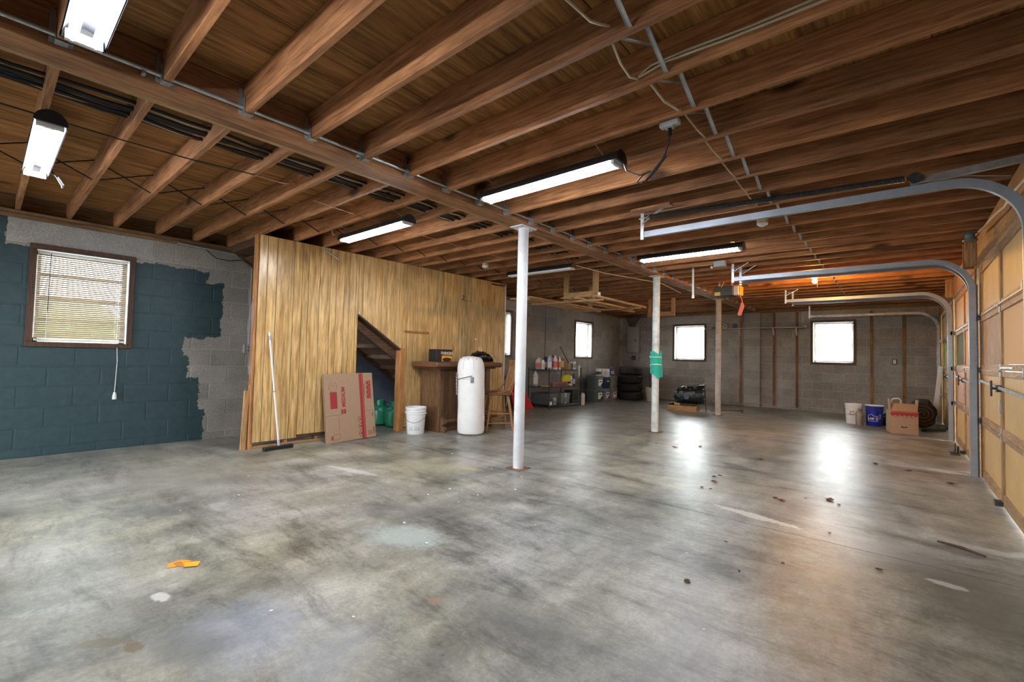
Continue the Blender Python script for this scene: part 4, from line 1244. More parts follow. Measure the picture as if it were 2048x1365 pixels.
# ------------------------------------------------------------------ left wall fittings
def build_left_fittings():
    t = thing('wall_outlet', 'grey outlet box on a vertical conduit beside the paneling end', 'outlet', (XL, 2.49, 1.15))
    MB().box(XL, XL + 0.05, 2.44, 2.55, 1.17, 1.30).build('box', 'panel_grey', t, bevel=0.005)
    MB().box(XL + 0.05, XL + 0.054, 2.455, 2.535, 1.18, 1.29).build('cover', 'metal_grey', t)
    for z in (1.21, 1.26):
        MB().cyl((XL + 0.054, 2.495, z), (XL + 0.057, 2.495, z), 0.017, 12).build('socket', 'dark_steel', t)
    single(MB().tube([(XL + 0.018, 2.51, 1.30), (XL + 0.018, 2.515, 2.40), (XL + 0.03, 2.47, 2.50), (XL + 0.05, 2.3, 2.56), (XL + 0.05, 1.6, 2.585)], 0.012, 8), 'wall_conduit', 'panel_grey', 'grey conduit rising from the outlet box to the ceiling edge', 'pipe', smooth=SM)
    single(MB().tube([(XL + 0.04, 2.45, 2.52), (XL + 0.03, 2.2, 2.46), (XL + 0.03, 2.05, 2.47), (XL + 0.04, 1.9, 2.58)], 0.006, 6), 'cable', 'blackwire', 'thin black cable sagging along the top of the grey blocks', 'cable')
    single(MB().tube([(XL + 0.05, 13.4, 2.60), (XL + 0.055, 9, 2.585), (XL + 0.05, 7.0, 2.60)], 0.011, 6), 'cable', 'panel_grey', 'grey cable along the top of the left wall above the wire shelf', 'cable')
    single(MB().tube([(XL + 0.015, 9.72, 1.05), (XL + 0.015, 9.715, 2.575)], 0.010, 8), 'wall_conduit', 'panel_grey', 'grey conduit up the left wall behind the wire shelf', 'pipe', smooth=SM)
    single(MB().tube([(XL + 0.012, 8.62, 0.4), (XL + 0.012, 8.62, 1.22)], 0.005, 6), 'cable', 'offwhite', 'pale cord down the left wall below the narrow window', 'cord')
    # leaning board and plastic sheet at the end of the partition
    single(MB().bar((-6.09, 2.115, 0.0), (-6.10, 2.14, 0.72), 0.035, 0.055, (0, 1, 0)), 'wood_offcut', 'lumber_z', 'short board standing against the left end of the partition', 'board', bevel=0.002)
    sh = MB()
    for k in range(9):
        z = 0.79 + (1.84 - 0.79) * k / 9
        z2 = 0.79 + (1.84 - 0.79) * (k + 1) / 9
        def off(z): return 0.055 * math.sin(PI * min(1, (1.90 - z) / 1.10)) ** 0.8 if z < 1.9 else 0
        a, b = off(z), off(z2)
        sh.quad((XP - 0.02, 2.16, z), (XP - 0.05, 2.16 - a, z), (XP - 0.05, 2.16 - b, z2), (XP - 0.02, 2.16, z2))
        sh.quad((XP - 0.05, 2.16 - a, z), (XP - 0.10, 2.165 - a * 0.4, z), (XP - 0.10, 2.165 - b * 0.4, z2), (XP - 0.05, 2.16 - b, z2))
    single(sh, 'plastic_sheet', 'plastic_clear', 'clear plastic sheet bulging from the left end of the partition', 'sheet', smooth=math.radians(60))
    # small ledge strip and hook on the paneling
    single(MB().box(XP + 0.0005, XP + 0.022, 4.37, 4.86, 1.562, 1.592), 'wood_strip', 'stud', 'short wooden strip fixed to the paneling above the bar', 'strip', bevel=0.002)
    t = thing('wall_hook', 'small black hook with a red tag on the paneling', 'hook', (XP, 5.63, 2.24))
    MB().tube([(XP, 5.63, 2.30), (XP + 0.03, 5.63, 2.28), (XP + 0.03, 5.61, 2.225), (XP + 0.01, 5.60, 2.22)], 0.008, 6).build('hook', 'black', t)
    MB().box(XP + 0.0003, XP + 0.003, 5.60, 5.84, 2.205, 2.213).build('tag', 'red', t)
    t = thing('hanging_chain', 'thin chain hanging on the paneling above the punching bag', 'chain', (XP, 5.85, 1.5))
    MB().tube([(XP + 0.012, 5.86, 1.88), (XP + 0.012, 5.90, 1.72), (XP + 0.012, 5.97, 1.5)], 0.003, 5).build('chain', 'copper', t)
    MB().cyl((XP + 0.0003, 5.97, 1.52), (XP + 0.02, 5.97, 1.52), 0.018, 10).build('screw_eye', 'white', t)
    MB().cyl((XP + 0.0003, 5.855, 1.89), (XP + 0.02, 5.855, 1.89), 0.012, 10).build('screw_eye', 'galv', t)
    single(MB().tube([(XP + 0.05, 2.96, 2.62), (XP + 0.06, 3.1, 2.56), (XP + 0.06, 3.2, 2.5)], 0.013, 8), 'spring_clip', 'galv', 'short bright metal rod at the top of the paneling under the shop light', 'rod')
    single(MB().tube([(XP - 0.06, 6.28, 2.648), (XP - 0.02, 6.35, 2.62), (XP + 0.04, 6.5, 2.60), (XP + 0.02, 6.7, 2.615), (XP - 0.04, 6.85, 2.64)], 0.014, 6), 'cord', 'blackwire', 'dark cord bunched over the right end of the paneling', 'cord')
build_left_fittings()

# ------------------------------------------------------------------ back wall fittings
def build_back_fittings():
    for x, z1 in ((-3.445, 2.55), (-2.618, 2.56), (-2.087, 2.56), (-0.551, 2.52), (0.039, 2.40)):
        side = 'between the windows' if x < -1.9 else 'right of the last window'
        lab = {-3.445: 'brown furring strip beside the block pilaster', -2.618: 'second brown furring strip right of the pilaster', -2.087: 'brown furring strip just left of the back window with the bulb side',
               -0.551: 'brown furring strip just right of the last back window', 0.039: 'brown furring strip nearest the back corner, behind the cardboard box'}[x]
        if x == -2.087: lab = 'brown furring strip just left of the last back window'
        single(MB().box(x - 0.028, x + 0.028, YB - 0.022, YB - 0.0005, 0.06, z1), 'furring_strip', 'furring', lab, 'strip', 'furring strips on the back wall', bevel=0.002)
    t = thing('wall_shelf', 'long thin shelf across the back wall between the windows', 'shelf', (-3.1, YB, 2.1))
    MB().box(-4.38, -1.87, YB - 0.26, YB - 0.105, 2.135, 2.158).build('shelf_board', 'lumber_x', t)
    for x in (-3.445, -2.618, -2.087):
        MB().prism([(YB - 0.245, 2.133), (YB - 0.0005, 2.133), (YB - 0.0005, 1.93)], 0, x - 0.012, x + 0.012).build('bracket', 'offwhite', t)
    MB().cyl((-1.93, YB - 0.2, 2.172), (-1.86, YB - 0.2, 2.176), 0.013, 8).build('rod_end', 'white', t)
    MB().cyl((-4.39, YB - 0.265, 2.146), (-1.90, YB - 0.265, 2.146), 0.008, 6).build('front_edge', 'offwhite', t)
    ring = MB()
    c = Vector((-3.82, YB - 0.18, 2.158 + 0.062))
    pts = [(c.x + 0.05 * math.cos(a), c.y, c.z + 0.05 * math.sin(a)) for a in [2 * PI * k / 20 for k in range(21)]]
    ring.tube(pts, 0.0125, 8)
    single(ring, 'tape_roll', 'offwhite', 'pale roll of tape standing on the back shelf', 'roll', smooth=SM)
    single(MB().lathe([(0.045, 0), (0.058, 0.11), (0.061, 0.11), (0.061, 0.118), (0.05, 0.118)], (-3.56, YB - 0.18, 2.158), 16), 'blue_cup', 'blue_dark', 'dark blue tub on the back shelf', 'tub', smooth=SM)
    single(MB().box(-4.16, -3.98, YB - 0.25, YB - 0.12, 2.158, 2.185), 'flat_box', 'bag_hump', 'flat dark box at the left end of the back shelf', 'box', bevel=0.004)
    t = thing('breaker_panel', 'grey breaker panel on the back wall near the corner', 'panel', (-6.66, YB, 1.40))
    MB().box(-6.88, -6.45, YB - 0.10, YB - 0.0005, 1.42, 2.28).build('box', 'panel_grey', t, bevel=0.006)
    MB().box(-6.865, -6.465, YB - 0.108, YB - 0.101, 1.44, 2.26).build('door', 'panel_grey', t, bevel=0.003)
    MB().box(-6.60, -6.55, YB - 0.116, YB - 0.109, 1.80, 1.87).build('latch', 'dark_steel', t)
    for k in range(6):
        x = -6.78 + 0.035 * k
        MB().tube([(x, YB - 0.05, 2.28), (x + 0.01 * (k - 3), YB - 0.06, 2.42), (x + 0.05 * (k - 2), YB - 0.1, 2.56), (x + 0.09 * (k - 2), YB - 0.25, 2.652)], 0.012, 6).build('supply_cable', 'blackwire', t)
    t = thing('outlet_cluster', 'dark outlet between two grey box covers under the breaker panel', 'outlet', (-6.66, YB, 1.2))
    MB().box(-6.72, -6.61, YB - 0.06, YB - 0.0005, 1.20, 1.345).build('outlet_box', 'black', t, bevel=0.005)
    MB().box(-6.86, -6.75, YB - 0.04, YB - 0.0005, 1.22, 1.33).build('box_cover', 'panel_grey', t, bevel=0.005)
    MB().box(-6.58, -6.48, YB - 0.04, YB - 0.0005, 1.22, 1.33).build('box_cover', 'panel_grey', t, bevel=0.005)
    t = thing('wall_outlet', 'small outlet on the back wall between two furring strips', 'outlet', (-0.132, YB, 1.25))
    MB().box(-0.175, -0.09, YB - 0.045, YB - 0.0005, 1.245, 1.365).build('box', 'dark_steel', t, bevel=0.004)
    MB().box(-0.16, -0.105, YB - 0.049, YB - 0.0455, 1.258, 1.352).build('cover', 'offwhite', t)
    single(MB().lathe([(0.0001, 0.0), (0.05, 0.005), (0.055, 0.02), (0.035, 0.03), (0.035, 0.07), (0.055, 0.08), (0.05, 0.095), (0.0001, 0.1)], (0.50, 6.1, 2.41), 16), 'cable_drum', 'greengrey', 'small dark green drum by the header between the garage doors', 'drum', smooth=SM)
build_back_fittings()

# ------------------------------------------------------------------ bar, bag, chair and what stands by the partition
def build_bar():
    t = thing('home_bar', 'dark wooden home bar with a rounded counter against the paneling', 'bar', (-5.75, 5.27, 0))
    MB().box(-5.985, -5.545, 4.72, 5.83, 0.0, 1.0).build('carcass', 'darkwood_z', t)
    MB().box(-5.544, -5.532, 4.80, 5.74, 0.16, 0.97).build('front_panel', 'darkwood_z', t, bevel=0.003)
    for y0, y1 in ((4.70, 4.795), (5.745, 5.85)):
        MB().box(-5.545, -5.505, y0, y1, 0.0, 1.0).build('corner_post', 'darkwood_z', t, bevel=0.006)
    MB().box(-5.985, -5.55, 4.708, 4.7195, 0.03, 0.98).build('side_panel', 'darkwood_z', t)
    MB().box(-5.985, -5.51, 4.703, 4.7075, 0.0, 0.06).build('plinth', 'darkwood_y', t)
    MB().box(-5.543, -5.52, 4.80, 5.74, 0.0, 0.06).build('plinth', 'darkwood_y', t)
    prof = [(-5.99, 1.02), (-5.375, 1.02)] + [(-5.375 + 0.04 * math.sin(a), 1.062 - 0.042 * math.cos(a)) for a in [PI * k / 8 for k in range(1, 8)]] + [(-5.375, 1.104), (-5.99, 1.104)]
    MB().prism(prof, 1, 4.50, 5.98).build('counter', 'darkwood_y', t, bevel=0.012, smooth=SM)
    MB().box(-5.97, -5.42, 4.60, 5.9, 0.992, 1.019).build('counter_moulding', 'darkwood_y', t, bevel=0.008)
    MB().cyl((-5.455, 4.76, 0.165), (-5.455, 5.98, 0.165), 0.028, 14).build('foot_rail', 'furring', t, smooth=SM)
    for y in (4.76, 5.80):
        MB().prism([(-5.504, 0.0), (-5.40, 0.0), (-5.40, 0.06), (-5.46, 0.10), (-5.42, 0.135), (-5.42, 0.19), (-5.504, 0.24)], 1, y - 0.03, y + 0.03).build('rail_bracket', 'darkwood_z', t, bevel=0.004)
    t = thing('battery_box', 'black and orange battery pack box on the bar counter', 'box', (-5.75, 4.9, 1.104), 0.0)
    MB().box(-5.85, -5.66, 4.745, 5.085, 1.104, 1.305).build('carton', 'black', t, bevel=0.003)
    MB().box(-5.6595, -5.6585, 4.86, 5.08, 1.112, 1.20).build('printed_band', 'orange_light', t)
    a = MB().lathe([(0.098, 0), (0.098, 0.0012)], (0, 0, 0), 24).build('printed_arch', 'black', t, local=True)
    a.location = (0.0925, 0.07, 0.035)
    a.rotation_euler = (0, PI / 2, 0)
    a.scale = (0.32, 1.0, 1)
    text('DURACELL', 0.052, (0.0915, 0.07, 0.142), (PI / 2, 0, PI / 2), 'white', t, bold=0.0018)
    MB().box(-5.6595, -5.6585, 4.88, 5.06, 1.212, 1.222).build('printed_line', 'orange_light', t)
    # black bag with zip on the counter
    b = MB()
    for i in range(13):
        pass
    prof = []
    t = thing('gear_bag', 'shiny black bag on the right end of the bar counter', 'bag', (-5.62, 5.76, 1.104))
    m = MB()
    K, L = 14, 15
    rings = []
    for i in range(L):
        f = i / (L - 1)
        y = 5.50 + 0.52 * f
        h = 0.20 * (math.sin(PI * min(1, 0.06 + 0.97 * f)) ** 0.55) * (1 - 0.25 * f)
        wd = 0.155 * (math.sin(PI * (0.03 + 0.94 * f)) ** 0.5)
        n = len(m.v)
        for k in range(K):
            a = 2 * PI * k / K
            z = 1.106 + max(0.0, h * (0.5 + 0.5 * math.sin(a)) * (1 + 0.12 * math.sin(5 * a + i)))
            m.v.append(Vector((-5.64 + wd * math.cos(a) * (1 + 0.07 * math.sin(3 * a + i * 1.3)), y, z)))
        rings.append(n)
    for a, c in zip(rings, rings[1:]):
        for k in range(K):
            j = (k + 1) % K
            m.f.append((a + k, a + j, c + j, c + k))
    m.f.append(tuple(rings[0] + k for k in reversed(range(K))))
    m.f.append(tuple(rings[-1] + k for k in range(K)))
    m.build('bag_body', 'blackbag', t, smooth=math.radians(50))
    MB().tube([(-5.50, 5.83, 1.27), (-5.485, 5.93, 1.225), (-5.49, 5.99, 1.16), (-5.51, 6.0, 1.125)], 0.006, 6).build('zip_edge', 'galv', t)
    MB().tube([(-5.60, 5.66, 1.30), (-5.62, 5.66, 1.36), (-5.62, 5.72, 1.37), (-5.60, 5.73, 1.30)], 0.006, 6).build('carry_loop', 'offwhite', t)
build_bar()

def build_bag():
    t = thing('punching_bag', 'white canvas punching bag standing on the floor before the bar', 'punching bag', (-5.105, 5.015, 0))
    prof = [(0.02, 0.0), (0.17, 0.004), (0.195, 0.02), (0.206, 0.06), (0.210, 0.25), (0.206, 0.45), (0.212, 0.62), (0.207, 0.80), (0.212, 0.95), (0.208, 1.03), (0.196, 1.10), (0.172, 1.155), (0.13, 1.19), (0.03, 1.205)]
    m = MB().lathe(prof, (0, 0, 0), 40)
    for p in m.v:
        a = math.atan2(p.y, p.x)
        s = 1 + 0.012 * math.sin(2 * a + 5 * p.z) + 0.006 * math.sin(7 * a + 11 * p.z)
        p.x *= s; p.y *= s
        p.x += 0.012 * math.sin(p.z * 2.2) - 0.022 * p.z
        p.y += -0.016 * p.z
    m.build('canvas_body', 'canvas', t, local=True, smooth=SM)
    # seams on the shoulder, eyelets, patch, printed label and the hanging chain
    for k in range(8):
        a = 2 * PI * k / 8 + 0.2
        pts = []
        for r, z in ((0.214, 1.0), (0.203, 1.085), (0.182, 1.145), (0.14, 1.187)):
            pts.append((r * math.cos(a) - 0.022 * z + 0.01, r * math.sin(a) - 0.016 * z, z))
        MB().tube(pts, 0.003, 5).build('seam', 'offwhite', t, local=True)
        MB().sphere((0.165 * math.cos(a + 0.3) - 0.012, 0.165 * math.sin(a + 0.3) - 0.016, 1.165), 0.010, 8).build('eyelet', 'galv', t, local=True)
    face = -0.76
    def on(a, r, z): return (r * math.cos(a) - 0.022 * z + 0.012 * math.sin(z * 2.2), r * math.sin(a) - 0.016 * z, z)
    q = MB()
    for a0, a1 in ((-0.82, -0.70), (-0.70, -0.58)):
        q.quad(on(a0, 0.2155, 0.80), on(a1, 0.2155, 0.80), on(a1, 0.2165, 0.885), on(a0, 0.2165, 0.885))
    q.build('patch', 'grey_tub', t, local=True)
    MB().tube([on(a, 0.2165, 0.905 - 0.05 * (-0.7 - a)) for a in (-0.70, -0.95, -1.2, -1.5, -1.8, -2.1)], 0.008, 6).build('strap', 'grey_tub', t, local=True)
    q = MB()
    for a0, a1 in ((-1.5, -1.3), (-1.3, -1.1), (-1.1, -0.9), (-0.9, -0.7)):
        q.quad(on(a0, 0.2168, 0.85), on(a1, 0.2168, 0.85), on(a1, 0.2168, 0.862), on(a0, 0.2168, 0.862))
    q.build('printed_line', 'offwhite', t, local=True)
    ch = []
    for k in range(14):
        a = -2.25 - 0.01 * k
        z = 0.93 - 0.026 * k
        p = Vector(on(a, 0.226, z))
        ch.append(p)
    for i, p in enumerate(ch[:-1]):
        d = MB()
        s = 0.012
        up = Vector((0, 0, 1))
        tn = Vector((-math.sin(-2.25), math.cos(-2.25), 0)) if i % 2 else Vector((math.cos(-2.25), math.sin(-2.25), 0))
        d.tube([p + up * (0.017 * math.sin(x)) + tn * (0.008 * math.cos(x)) for x in [2 * PI * k / 8 for k in range(9)]], 0.0032, 5)
        d.build('chain_link', 'galv', t, local=True)
build_bag()

def build_chair():
    t = thing('wooden_chair', 'worn wooden chair with bent arm rails, between the bag and white column', 'chair', (-5.12, 5.62, 0), 0)
    yaw = math.atan2(-0.67, -0.74) + math.radians(17)
    t.rotation_euler = (0, 0, yaw)                       # local +x is where the sitter faces
    H = 0.60
    pts = []
    for k in range(24):
        a = 2 * PI * k / 24
        r = 0.215 / (abs(math.cos(a)) ** 3.2 + abs(math.sin(a)) ** 3.2) ** (1 / 3.2)
        pts.append((r * math.cos(a) * 1.05, r * math.sin(a)))
    MB().prism(pts, 2, H - 0.022, H + 0.022).build('seat', 'chairseat', t, local=True, bevel=0.010, smooth=SM)
    tops = {}
    for sx in (-1, 1):
        for sy in (-1, 1):
            a = Vector((sx * 0.145, sy * 0.135, H - 0.022))
            b = Vector((sx * 0.225, sy * 0.205, 0.0))
            pp = [a.lerp(b, f) for f in (0, 0.15, 0.35, 0.6, 0.85, 1)]
            MB().tube(pp, [0.015, 0.019, 0.023, 0.022, 0.017, 0.015], 12).build('leg', 'chairwood', t, local=True, smooth=SM)
            tops[(sx, sy)] = (a, b)
    def at(k, f): return tops[k][0].lerp(tops[k][1], f)
    for f, pr in ((0.55, (((1, -1), (1, 1)), ((-1, -1), (-1, 1)))), (0.52, (((1, -1), (-1, -1)), ((1, 1), (-1, 1)))), (0.78, (((1, -1), (-1, -1)), ((1, 1), (-1, 1))))):
        for k0, k1 in pr:
            MB().tube([at(k0, f), at(k0, f).lerp(at(k1, f), 0.5), at(k1, f)], [0.008, 0.012, 0.008], 8).build('stretcher', 'chairwood', t, local=True, smooth=SM)
    # back: two posts, spindles, crest and a lower rail
    for sy in (-1, 1):
        MB().tube([(-0.185, sy * 0.165, H + 0.02), (-0.225, sy * 0.175, H + 0.22), (-0.29, sy * 0.18, H + 0.52)], [0.017, 0.018, 0.014], 10).build('back_post', 'chairwood', t, local=True, smooth=SM)
        MB().tube([(0.06, sy * 0.19, H + 0.03), (-0.05, sy * 0.205, H + 0.035), (-0.13, sy * 0.205, H + 0.07), (-0.19, sy * 0.195, H + 0.16), (-0.225, sy * 0.178, H + 0.27)], 0.010, 8).build('bent_brace', 'chairwood', t, local=True, smooth=SM)
    for k in range(5):
        y = -0.11 + 0.055 * k
        MB().tube([(-0.188, y, H + 0.02), (-0.232, y, H + 0.25), (-0.282, y, H + 0.47)], [0.008, 0.011, 0.008], 8).build('spindle', 'chairwood', t, local=True, smooth=SM)
    cr = MB()
    for i in range(7):
        pass
    cr.sweep([(-0.268 - 0.03 * math.cos(PI * (f - 0.5)), -0.21 + 0.42 * f, H + 0.50) for f in [k / 8 for k in range(9)]], [(-0.011, -0.05), (0.011, -0.05), (0.011, 0.045), (0.004, 0.055), (-0.004, 0.055), (-0.011, 0.045)], (0, 0, 1))
    cr.build('crest_rail', 'chairwood', t, local=True, smooth=SM)
    MB().tube([(-0.20, -0.19, H + 0.0), (-0.235, -0.2, H - 0.06), (-0.24, -0.19, H - 0.16), (-0.225, -0.2, H - 0.24)], 0.006, 6).build('cushion_tie', 'offwhite', t, local=True)
build_chair()

def pail(name, label, c, r, h, mat, group=None, handle_deg=-40, lid=False, ribs=True, handle_mat='dark_steel', drop=0.13):
    t = thing(name, label, 'bucket', c, 0, group)
    rb = r * 0.86
    prof = [(0.0001, 0.004), (rb - 0.004, 0.0), (rb, 0.006)]
    def rr(z): return rb + (r - rb) * z / h
    prof += [(rr(h * 0.70), h * 0.70)]
    if ribs:
        for q in (0.74, 0.83, 0.915):
            prof += [(rr(h * q), h * q), (rr(h * q) + 0.007, h * q + 0.003), (rr(h * q) + 0.007, h * q + 0.012), (rr(h * q), h * q + 0.015)]
    prof += [(r, h - 0.02), (r + 0.007, h - 0.018), (r + 0.007, h), (r - 0.003, h)]
    prof += [(r - 0.004, h - 0.03), (rb - 0.006, 0.012), (0.0001, 0.010)]
    MB().lathe(prof, (0, 0, 0), 32).build('shell', mat, t, local=True, smooth=math.radians(35))
    if lid:
        MB().lathe([(0.0001, h + 0.004), (r - 0.015, h + 0.004), (r - 0.012, h + 0.012), (r + 0.009, h + 0.012), (r + 0.010, h - 0.015), (r + 0.0075, h - 0.015)], (0, 0, 0), 32).build('lid', mat, t, local=True, smooth=SM)
    a = math.radians(handle_deg)
    d = Vector((math.cos(a), math.sin(a), 0))
    s = Vector((-d.y, d.x, 0))
    zt = h * 0.77
    pts = []
    for k in range(13):
        f = k / 12
        ang = PI * f
        pts.append(s * ((r + 0.016) * math.cos(ang)) + d * ((r + 0.012) * math.sin(ang) + 0.004) + Vector((0, 0, zt - drop * math.sin(ang))))
    MB().tube(pts, 0.003, 6).build('bail_handle', handle_mat, t, local=True)
    for q in (1, -1):
        up = Vector((0, 0, zt))
        MB().cyl(s * (q * (rr(zt) - 0.002)) + up, s * (q * (rr(zt) + 0.016)) + up, 0.013, 10).build('handle_ear', mat, t, local=True)
    return t

def build_left_group():
    p = pail('bucket', 'white plastic bucket with a printed label, beside the bar', (-5.69, 4.40, 0), 0.152, 0.405, 'white', None, -48)
    # printed label on the bucket, facing the room
    lb = MB()
    for k in range(8):
        a0 = -1.45 + 0.16 * k
        a1 = a0 + 0.16
        R0, R1 = 0.1325, 0.1385
        lb.quad((R0 * math.cos(a0), R0 * math.sin(a0), 0.045), (R0 * math.cos(a1), R0 * math.sin(a1), 0.045), (R1 * math.cos(a1), R1 * math.sin(a1), 0.195), (R1 * math.cos(a0), R1 * math.sin(a0), 0.195))
    lb.build('label', 'handle', p, local=True)
    for j, z in enumerate((0.065, 0.085, 0.10, 0.12, 0.14, 0.16)):
        for (s0, s1) in ((0, 3), (4, 8)):
            ln = MB()
            for k in range(s0, s1):
                a0 = -1.43 + 0.155 * k
                a1 = a0 + 0.15
                R = 0.1336 + 0.04 * (z - 0.045)
                ln.quad((R * math.cos(a0), R * math.sin(a0), z), (R * math.cos(a1), R * math.sin(a1), z), (R * math.cos(a1), R * math.sin(a1), z + 0.007), (R * math.cos(a0), R * math.sin(a0), z + 0.007))
            ln.build('print_line', 'grey_tub', p, local=True)
    # flat moving box leaning on the partition: two folded cartons
    lean = math.radians(8.5)
    R = Matrix.Rotation(-lean, 4, 'Y')
    W, Hh = 0.735, 0.93
    for i, (off, lab) in enumerate(((0.0, 'front folded cardboard box with red print, leaning on the paneling'), (-0.032, 'second folded cardboard box hidden behind the printed one'))):
        t = thing('moving_box', lab, 'box', (-5.785 + off, 3.405 - 0.006 * i, 0.0), 0, 'folded moving boxes on the partition')
        t.matrix_world = Matrix.Translation((-5.785 + off, 3.405, 0.0)) @ Matrix.Rotation(math.radians(1.2), 4, 'X') @ R
        MB().box(-0.013, 0.0, -W / 2, W / 2, 0.002 + 0.005, Hh).build('outer_board', 'card', t, local=True)
        MB().box(-0.0265, -0.0135, -W / 2 + 0.004, W / 2 - 0.004, 0.007, Hh - 0.004).build('inner_board', 'card_dark' , t, local=True)
        if i:
            continue
        def ink(name, y0, y1, z0, z1, mat='red_ink'):
            return MB().box(0.0002, 0.0012, -W / 2 + y0 * W, -W / 2 + y1 * W, z0 * Hh, z1 * Hh).build(name, mat, t, local=True)
        ink('red_stripe', 0.705, 0.765, 0.005, 0.995)
        ink('red_stripe', 0.772, 0.792, 0.005, 0.995)
        ink('red_panel', 0.10, 0.235, 0.49, 0.735)
        # outline of a carton drawn above the panel
        hx = [(0.10, 0.75), (0.225, 0.75), (0.245, 0.83), (0.215, 0.875), (0.125, 0.88), (0.085, 0.82)]
        pts = [Vector((0.001, -W / 2 + a * W, b * Hh)) for a, b in hx]
        MB().tube(pts + [pts[0]], 0.0016, 4).build('drawn_carton', 'red_ink', t, local=True)
        MB().tube([Vector((0.001, -W / 2 + a * W, b * Hh)) for a, b in ((0.125, 0.825), (0.155, 0.84), (0.175, 0.815), (0.205, 0.83))], 0.0014, 4).build('drawn_carton_fold', 'red_ink', t, local=True)
        ink('red_square', 0.305, 0.40, 0.405, 0.475)
        text('U-H', 0.035, (0.0016, -W / 2 + 0.352 * W, 0.44 * Hh), (0, -PI / 2, PI), 'card', t)
        text('MEDIUM', 0.074, (0.001, -W / 2 + 0.365 * W, 0.655 * Hh), (0, -PI / 2, PI), 'red_ink', t, bold=0.0022)
        # the reading direction runs up the box, letters lie on their side
        for ch_ in list(t.children):
            if ch_.get('lettering'):
                ch_.rotation_euler = (Matrix(((0, 0, 1), (0, 1, 0), (-1, 0, 0))) @ Matrix.Rotation(0, 3, 'X')).to_euler()
                m3 = Matrix((Vector((0, 0, 1)), Vector((0, -1, 0)), Vector((1, 0, 0)))).transposed()
                ch_.rotation_euler = m3.to_euler()
        for k in range(3):
            z = 0.04 + 0.105 * k
            c = Vector((0.0008, -W / 2 + (0.69 - 0.004 * k) * W, (z + 0.05) * Hh))
            MB().tube([c + Vector((0, 0.032 * math.cos(x), 0.040 * math.sin(x))) for x in [2 * PI * q / 14 for q in range(15)]], 0.0035, 5).build('round_emblem', 'red_ink', t, local=True)
            MB().sphere(c, 0.012, 8).build('emblem_dot', 'red_ink', t, local=True)
        ink('red_block', 0.855, 0.945, 0.60, 0.88)
        for k in range(4):
            c = Vector((0.0008, -W / 2 + 0.875 * W, (0.63 + 0.072 * k) * Hh))
            MB().tube([c + Vector((0, 0.030 * math.cos(x), 0.026 * math.sin(x))) for x in [2 * PI * q / 12 for q in range(13)]], 0.003, 5).build('round_emblem', 'card', t, local=True)
        ink('thin_print', 0.805, 0.815, 0.66, 0.84, 'ink')
        ink('fold_line', 0.0, 0.30, 0.393, 0.397, 'ink')
        ink('fold_line', 0.80, 1.0, 0.416, 0.420, 'ink')
        ink('thin_print', 0.245, 0.25, 0.17, 0.36)
        ink('small_arch', 0.085, 0.115, 0.045, 0.10)
        fr = [(0.125, 0.04), (0.26, 0.05), (0.262, 0.125), (0.13, 0.115)]
        pts = [Vector((0.0008, -W / 2 + a * W, b * Hh)) for a, b in fr]
        MB().tube(pts + [pts[0]], 0.0022, 4).build('small_frame', 'red_ink', t, local=True)
        for k in range(5):
            ink('grey_print', 0.94, 0.975, 0.33 + 0.012 * k, 0.337 + 0.012 * k, 'ink')
        for k in range(9):
            ink('grey_print', 0.945, 0.985, 0.06 + 0.012 * k, 0.067 + 0.012 * k, 'ink')
        for k in range(3):
            ink('red_print', 0.845 + 0.03 * k, 0.855 + 0.03 * k, 0.05, 0.12 - 0.005 * k)
    # push broom leaning on the partition
    t = thing('push_broom', 'push broom with a white handle leaning on the paneling', 'broom', (-5.84, 2.44, 0))
    MB().obox((-5.845, 2.435, 0.035), (0.062, 0.36, 0.03), rotm('Z', 5)).build('head', 'black', t, bevel=0.006)
    MB().obox((-5.845, 2.435, 0.0105), (0.05, 0.355, 0.019), rotm('Z', 5)).build('bristles', 'bristle', t)
    a, b = Vector((-5.845, 2.44, 0.05)), Vector((-6.0, 2.335, 1.445))
    f = lambda k: a.lerp(b, k)
    MB().cyl(f(0.0), f(0.05), 0.016, 12).build('socket', 'lavender', t)
    MB().cyl(f(0.05), f(0.47), 0.0115, 12).build('handle', 'handle', t, smooth=SM)
    MB().cyl(f(0.47), f(0.475), 0.0125, 12).build('handle_joint', 'dark_steel', t)
    MB().cyl(f(0.475), f(0.93), 0.0105, 12).build('handle', 'handle', t, smooth=SM)
    MB().cyl(f(0.93), f(0.968), 0.0125, 12).build('grip', 'lavender', t)
    MB().cyl(f(0.968), f(1.0), 0.0135, 12).build('hang_cap', 'white', t)
    # green gas cylinders under the stairs
    def tank(c, label, lean=0):
        t = thing('gas_cylinder', label, 'cylinder', c, 0, 'green gas cylinders under the stairs')
        pr = [(0.0001, 0.012), (0.10, 0.0), (0.145, 0.03), (0.158, 0.09), (0.158, 0.24), (0.145, 0.30), (0.10, 0.335), (0.03, 0.35), (0.0001, 0.352)]
        MB().lathe(pr, (0, 0, 0), 28).build('tank', 'green_tank', t, local=True, smooth=SM)
        col = MB()
        for k in range(16):
            if k % 8 in (0, 1):
                continue
            a0, a1 = 2 * PI * k / 16, 2 * PI * (k + 1) / 16
            for r in (0.078, 0.082):
                col.quad((r * math.cos(a0), r * math.sin(a0), 0.32), (r * math.cos(a1), r * math.sin(a1), 0.32), (r * math.cos(a1), r * math.sin(a1), 0.425), (r * math.cos(a0), r * math.sin(a0), 0.425))
        col.build('collar', 'green_tank', t, local=True, smooth=SM)
        MB().cyl((0, 0, 0.35), (0, 0, 0.40), 0.013, 10).build('valve', 'galv', t, local=True)
